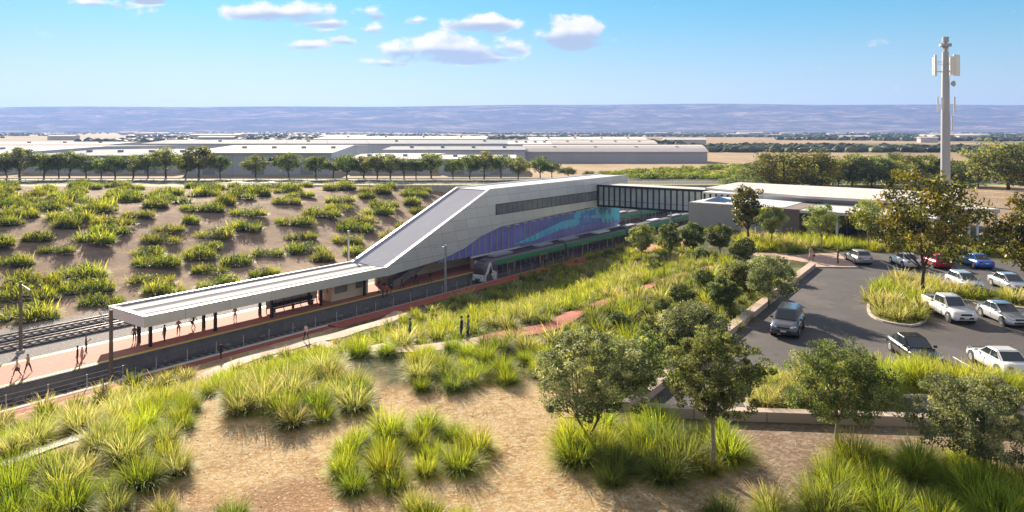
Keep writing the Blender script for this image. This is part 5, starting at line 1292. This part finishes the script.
rt = [(784, 37, 8, 190, 1.3, 'large brownish tree left behind the entrance building roof'), (812, 36, 8, 193, 1.2, 'large brownish tree right beside the large brownish one behind the entrance roof'),
      (838, 28, 6, 205, .9, 'slim green tree right of the two large brownish trees'), (852, 30, 7, 207, 1.0, 'dark green tree behind the entrance building'), (872, 29, 7, 206, 1.1, 'dark bushy tree second right behind the entrance building'), (892, 27, 6, 204, 1.1, 'pale olive tree left of the pale green site building'),
      (912, 27, 8, 214, 1.1, 'brownish tree behind the pale green site building'), (930, 26, 0, 216, 1.0, 'green tree immediately left of the phone mast'), (962, 26, 6, 206, 1.2, 'olive tree immediately right of the phone mast'), (978, 26, 7, 208, 1.0, 'brownish tree between the mast and the big pale tree'),
      (1008, 48, 6, 190, 1.0, 'big pale green tree at the right edge behind the car park'), (1040, 46, 6, 188, 1.0, 'olive tree cut off at the far right edge'), (898, 22, 3, 250, 1.0, 'dark tree in the far hedge row left of the mast'), (990, 22, 3, 252, 1.1, 'dark tree in the far hedge row right of the mast'), (762, 16, 7, 215, 1.3, 'low dark bushy tree left of the large brownish trees')]
for px, hp, k, d, w_, lab in rt: place_row(px, 0, hp * d / F * 1.15, k, lab, None, d, 7.2, w_ * 1.25)

# yellow-green scrub beyond the bridge
SC = []
for i in range(4):
    r = np.random.default_rng(60 + i); cen = [np.append(r.normal(0, 1.3, 2), r.uniform(.4, 1.5)) for _ in range(12)]
    SC.append(leafcloud(cen, [1.0] * 12, 420, r, .34, YEL if i < 3 else MIDG))
parts = []; rs = random.Random(9)
for i in range(620):
    px = rs.uniform(600, 1040); d = rs.uniform(212 if px > 700 else 235, 330); x = (px - 512) / F * d
    lim = np.interp(px, [600, 680, 760, 1040], [262, 290, 330, 340])
    if d > lim or 217 < d < 232: continue
    v, q, c = SC[rs.randrange(4)]; s = rs.uniform(.6, 1.2)
    parts.append((v * s + np.array((x, d, 7.0)), q, c * rs.uniform(.75, 1.2)))
o = bpy.data.objects.new('scrub', npmesh('scrub', *join(parts), 'leaves')); COL.objects.link(o); tag(o, 'mass of yellow-green scrub beyond the link bridge and entrance roof', 'scrub', kind='stuff')

# far woodland on the plain
def blobs(n, yr, seed, szr, col, xr=.72):
    r = np.random.default_rng(seed); ico = bmesh.new(); bmesh.ops.create_icosphere(ico, subdivisions=1, radius=1)
    iv = np.array([v.co[:] for v in ico.verts]); fc = [[v.index for v in f.verts] for f in ico.faces]; ico.free()
    fq = np.array([[a, b_, c, c] for a, b_, c in fc]); out = []
    return iv, fc, r
def woodland(n, y0, y1, seed, label, sz=(3.5, 7), bands=True, dens=None):
    r = np.random.default_rng(seed); m_v = []; m_f = []; m_c = []; iv, fc, _ = blobs(1, 0, seed, 0, 0); o = 0; cnt = 0
    while cnt < n:
        y = y0 * (y1 / y0) ** r.uniform(0, 1); x = r.uniform(-.78, .78) * y
        band = math.sin(y / 95 + 1.5 * math.sin(x / 330) + x / 900) + .7 * math.sin(x / 170 + y / 400)
        if bands and band < .45: continue
        if y < 680 and x < 120 and x > -360: continue
        s = r.uniform(*sz); vv = iv * (1 + r.uniform(-.28, .28, (len(iv), 1))) * np.array((s * 1.5, s * 1.2, s * .72)) + np.array((x, y, 7.2 + s * .55))
        m_v.append(vv); m_f += [[i + o for i in f] for f in fc]; o += len(iv)
        c = np.array(((.06, .08, .035), (.10, .12, .05), (.15, .15, .07), (.05, .07, .04))[r.integers(4)]) * r.uniform(.7, 1.3); m_c.append(np.repeat(c[None], len(iv), 0)); cnt += 1
    me = bpy.data.meshes.new('woodland'); me.from_pydata(np.concatenate(m_v).tolist(), [], m_f); me.update()
    a = me.color_attributes.new('Col', 'FLOAT_COLOR', 'POINT'); C = np.concatenate(m_c); a.data.foreach_set('color', np.hstack([C, np.ones((len(C), 1))]).astype(np.float32).ravel())
    me.materials.append(M['leaves']); ob = bpy.data.objects.new('woodland', me); COL.objects.link(ob); tag(ob, label, 'woodland', kind='stuff')
woodland(7500, 760, 5000, 3, 'distant belts of dark trees across the hazy plain', (2.2, 5.0))
woodland(900, 520, 700, 4, 'dark tree belt behind the sheds and fields', (1.8, 3.6))

# ------------------------------------------------------------------ people
def person_meshes(pose, seed):
    """skeleton grown with a Skin modifier: one continuous body incl. fingers"""
    rp = random.Random(seed)
    V = []; E = []; Rd = []
    def add(p, r, parent=None):
        V.append(p); Rd.append(r); i = len(V) - 1
        if parent is not None: E.append((parent, i))
        return i
    st = .28 if pose == 'walk' else .04
    pel = add((0, 0, .95), .135)
    wa = add((0, .0, 1.12), .12, pel); ch = add((0, .01, 1.34), .15, wa); nk = add((0, .0, 1.50), .058, ch)
    hd = add((0, .015, 1.60), .085, nk); add((0, .01, 1.70), .08, hd)
    for s in (-1, 1):
        hp = add((s * .10, 0, .88), .095, pel); off = s * st
        kn = add((s * .11, off * .55 + .03, .50), .062, hp); an = add((s * .11, off - (.05 if off < 0 else 0), .10), .042, kn); add((s * .12, off + .13, .045), .038, an)
        shl = add((s * .17, 0, 1.40), .062, ch)
        if pose == 'phone' and s == 1: el_, ha = (.25, .10, 1.14), (.16, .30, 1.28)
        elif pose == 'walk': el_, ha = (s * .25, -off * .5, 1.12), (s * .25, -off * 1.0 + .05, .90)
        else: el_, ha = (s * .25, -.02, 1.12), (s * .25, .06, .88)
        e1 = add(el_, .043, shl); h1 = add(ha, .030, e1)
        d = np.array(ha) - np.array(el_); d /= np.linalg.norm(d); pal = add(tuple(np.array(ha) + d * .07), .033, h1)
        side = np.cross(d, (1, 0, 0)); side /= np.linalg.norm(side) + 1e-9
        for k, (ln, o_) in enumerate(((.075, -.03), (.085, -.01), (.08, .01), (.065, .03))):
            b0 = np.array(ha) + d * .09 + side * o_; f1 = add(tuple(b0 + d * ln * .5), .009, pal); add(tuple(b0 + d * ln + np.array((-s * .015, 0, 0))), .008, f1)
        th = add(tuple(np.array(ha) + d * .04 + side * .045), .010, h1); add(tuple(np.array(ha) + d * .085 + side * .055), .009, th)
    me = bpy.data.meshes.new('sk'); me.from_pydata(V, E, []); o = bpy.data.objects.new('sk', me); COL.objects.link(o)
    md_ = o.modifiers.new('Skin', 'SKIN'); md_.use_smooth_shade = True
    sv = me.skin_vertices[0].data
    for i, r_ in enumerate(Rd): sv[i].radius = (r_, r_ * (.72 if i in (0, 1, 2) else 1)); sv[i].use_root = (i == 0)
    sub = o.modifiers.new('Sub', 'SUBSURF'); sub.levels = 1; sub.render_levels = 1
    dg = bpy.context.evaluated_depsgraph_get(); dg.update()
    out = bpy.data.meshes.new_from_object(o.evaluated_get(dg)); bpy.data.objects.remove(o)
    return out
PM = {p_: person_meshes(p_, i) for i, p_ in enumerate(('stand', 'walk', 'phone'))}
CLO = {}
def cloth(c):
    k = 'cloth_%d_%d_%d' % tuple(int(x * 100) for x in c)
    return mat(k, c, .85, 0, .12, 12)
def person(loc, heading, pose, top, legs, label, h=1.74, skirt=False, bag=None, group=None):
    t = thing('person', loc, label, 'person', group, heading); s = h / 1.74
    me = PM[pose].copy(); me.materials.clear()
    for m_ in (M['skin'], cloth(top), cloth(legs), M['tyre']): me.materials.append(m_)
    for pg in me.polygons:
        c = pg.center; r_ = math.hypot(c.x, c.y)
        if c.z > 1.46: i = 0
        elif c.z > .93: i = 1 if not (abs(c.x) > .2 and c.z < .95) else 0
        elif abs(c.x) > .195 and c.z > .6: i = 0
        elif c.z > .09: i = 2
        else: i = 3
        pg.material_index = i
    o = bpy.data.objects.new('body', me); COL.objects.link(o); o.parent = t; o.scale = (s, s, s)
    hr = MB(); vs = []
    for i in range(5):
        a = i / 4 * math.pi * .55
        for k in range(10): vs.append((.098 * math.sin(a) * math.cos(k * .628), -.012 + .105 * math.sin(a) * math.sin(k * .628), 1.655 + .115 * math.cos(a)))
    fs = [(i * 10 + k, (i + 1) * 10 + k, (i + 1) * 10 + (k + 1) % 10, i * 10 + (k + 1) % 10) for i in range(4) for k in range(10)]
    hr.add([(x * s, y * s, z * s) for x, y, z in vs], fs); build('hair', hr, 'hair', t, local=True, smooth=True)
    if skirt:
        sk = MB().tube([(0, 0, 1.05 * s), (0, 0, .85 * s), (0, 0, .52 * s)], [.15, .19, .25], 12, cap=False); build('skirt', sk, cloth(top), t, local=True, smooth=True)
    if bag: build('bag', MB().box(-.40, -.26, -.15, .17, .62, .92), cloth(bag), t, local=True, bevel=.03)
    return t
def on(px, py, z): p = G(px, py, z); return p
W_, K_, N_, B_, RD, TN = (.62, .6, .56), (.02, .02, .022), (.04, .05, .09), (.12, .07, .04), (.40, .05, .05), (.40, .27, .16)
HU = math.atan2(UY, UX) - math.pi / 2
PE = [(17, 377, 1.0, HU + 3, 'walk', W_, B_, 'person in a white top walking at the far left of the platform', 1.74, False, B_),
 (28, 373, 1.0, HU + .4, 'walk', TN, K_, 'person in a tan coat walking beside the person in the white top', 1.7, False, None),
 (77.5, 365, 1.0, HU + 2.6, 'stand', K_, K_, 'person dressed in black standing on the platform next to a smaller companion in pink', 1.8, False, None),
 (82, 363.5, 1.0, HU + 2.2, 'stand', (.62, .40, .38), (.45, .28, .25), 'smaller person in pink standing close to a person in black', 1.55, False, None),
 (86, 353.5, 1.0, HU - .5, 'phone', K_, N_, 'person in a dark jacket near the far platform edge', 1.8, False, None),
 (134.5, 342.5, 1.0, HU + .8, 'stand', B_, K_, 'person in brown leaning by the first canopy column', 1.74, False, None),
 (164.5, 341.5, 1.0, HU + 2, 'stand', (.12, .1, .09), B_, 'person in dark brown clothes right of the first pair of canopy columns', 1.74, False, None),
 (178.5, 335, 1.0, HU + 1, 'walk', TN, (.35, .2, .12), 'person in orange-tan clothes walking under the canopy edge', 1.74, False, None),
 (193.5, 328.5, 1.0, HU + 2, 'walk', K_, B_, 'person in a black top bending forward under the canopy', 1.7, False, K_),
 (235, 321, 1.0, HU + .5, 'stand', (.35, .3, .3), B_, 'person by the fourth canopy column in a grey top', 1.74, False, None),
 (383, 298, 1.0, HU + 2, 'stand', B_, K_, 'person in brown at the left of the group by the escalator foot', 1.74, False, None),
 (387, 297.5, 1.0, HU + 1, 'stand', RD, N_, 'person in a dark red top in the group by the escalator foot', 1.7, False, None),
 (391.5, 296.5, 1.0, HU + 3, 'phone', K_, TN, 'person in black with tan trousers in the group by the escalator foot', 1.74, False, None),
 (402, 289, 1.0, HU, 'walk', B_, K_, 'person in brown walking to the right past the escalator', 1.74, False, None),
 (416, 284.5, 1.0, HU + .2, 'walk', K_, K_, 'person all in black walking in front of the cream wall', 1.76, False, None),
 (430, 283, 1.0, HU + .2, 'walk', K_, B_, 'person in black top and brown trousers nearest the train along the cream wall', 1.76, False, None),
 (221, 358.5, .45, HU + 1.5, 'walk', K_, K_, 'person in black on the path below the railway fence', 1.6, False, None),
 (461.5, 342, None, HU + 2, 'stand', K_, N_, 'left one of two people in dark clothes standing on the garden path', 1.74, False, None),
 (468, 341, None, HU + 2.4, 'stand', (.2, .2, .22), K_, 'right one of two people on the garden path, wearing a grey top', 1.74, False, None),
 (410, 342, None, HU + 2, 'stand', (.05, .15, .08), K_, 'person in dark green standing among straw-coloured grass beside the garden path', 1.65, False, None),
 (306, 341, None, HU + .3, 'walk', (.66, .48, .46), K_, 'person in a pale pink top walking on the path toward the station', 1.74, False, None),
 (811, 262, TOP + .02, 2.4, 'walk', (.45, .33, .28), (.2, .05, .05), 'person in a light top walking on the plaza with a red bag', 1.74, True, (.3, .04, .06)),
 (838, 263.5, TOP + .02, 1.0, 'stand', K_, K_, 'person in black clothes standing just left of the silver hatchback in the car park', 1.74, False, None),
 (545, 268, .58, HU + .4, 'walk', K_, N_, 'person in dark clothes on the red path beside the train', 1.74, False, None),
]
for px, py, z, hd_, ps, tp, lg, lab, h, sk, bag in PE:
    loc = G(px, py, z) if z is not None else G(px, py) + np.array((0, 0, .08))
    person(loc, hd_, ps, tp, lg, lab, h, sk, bag)
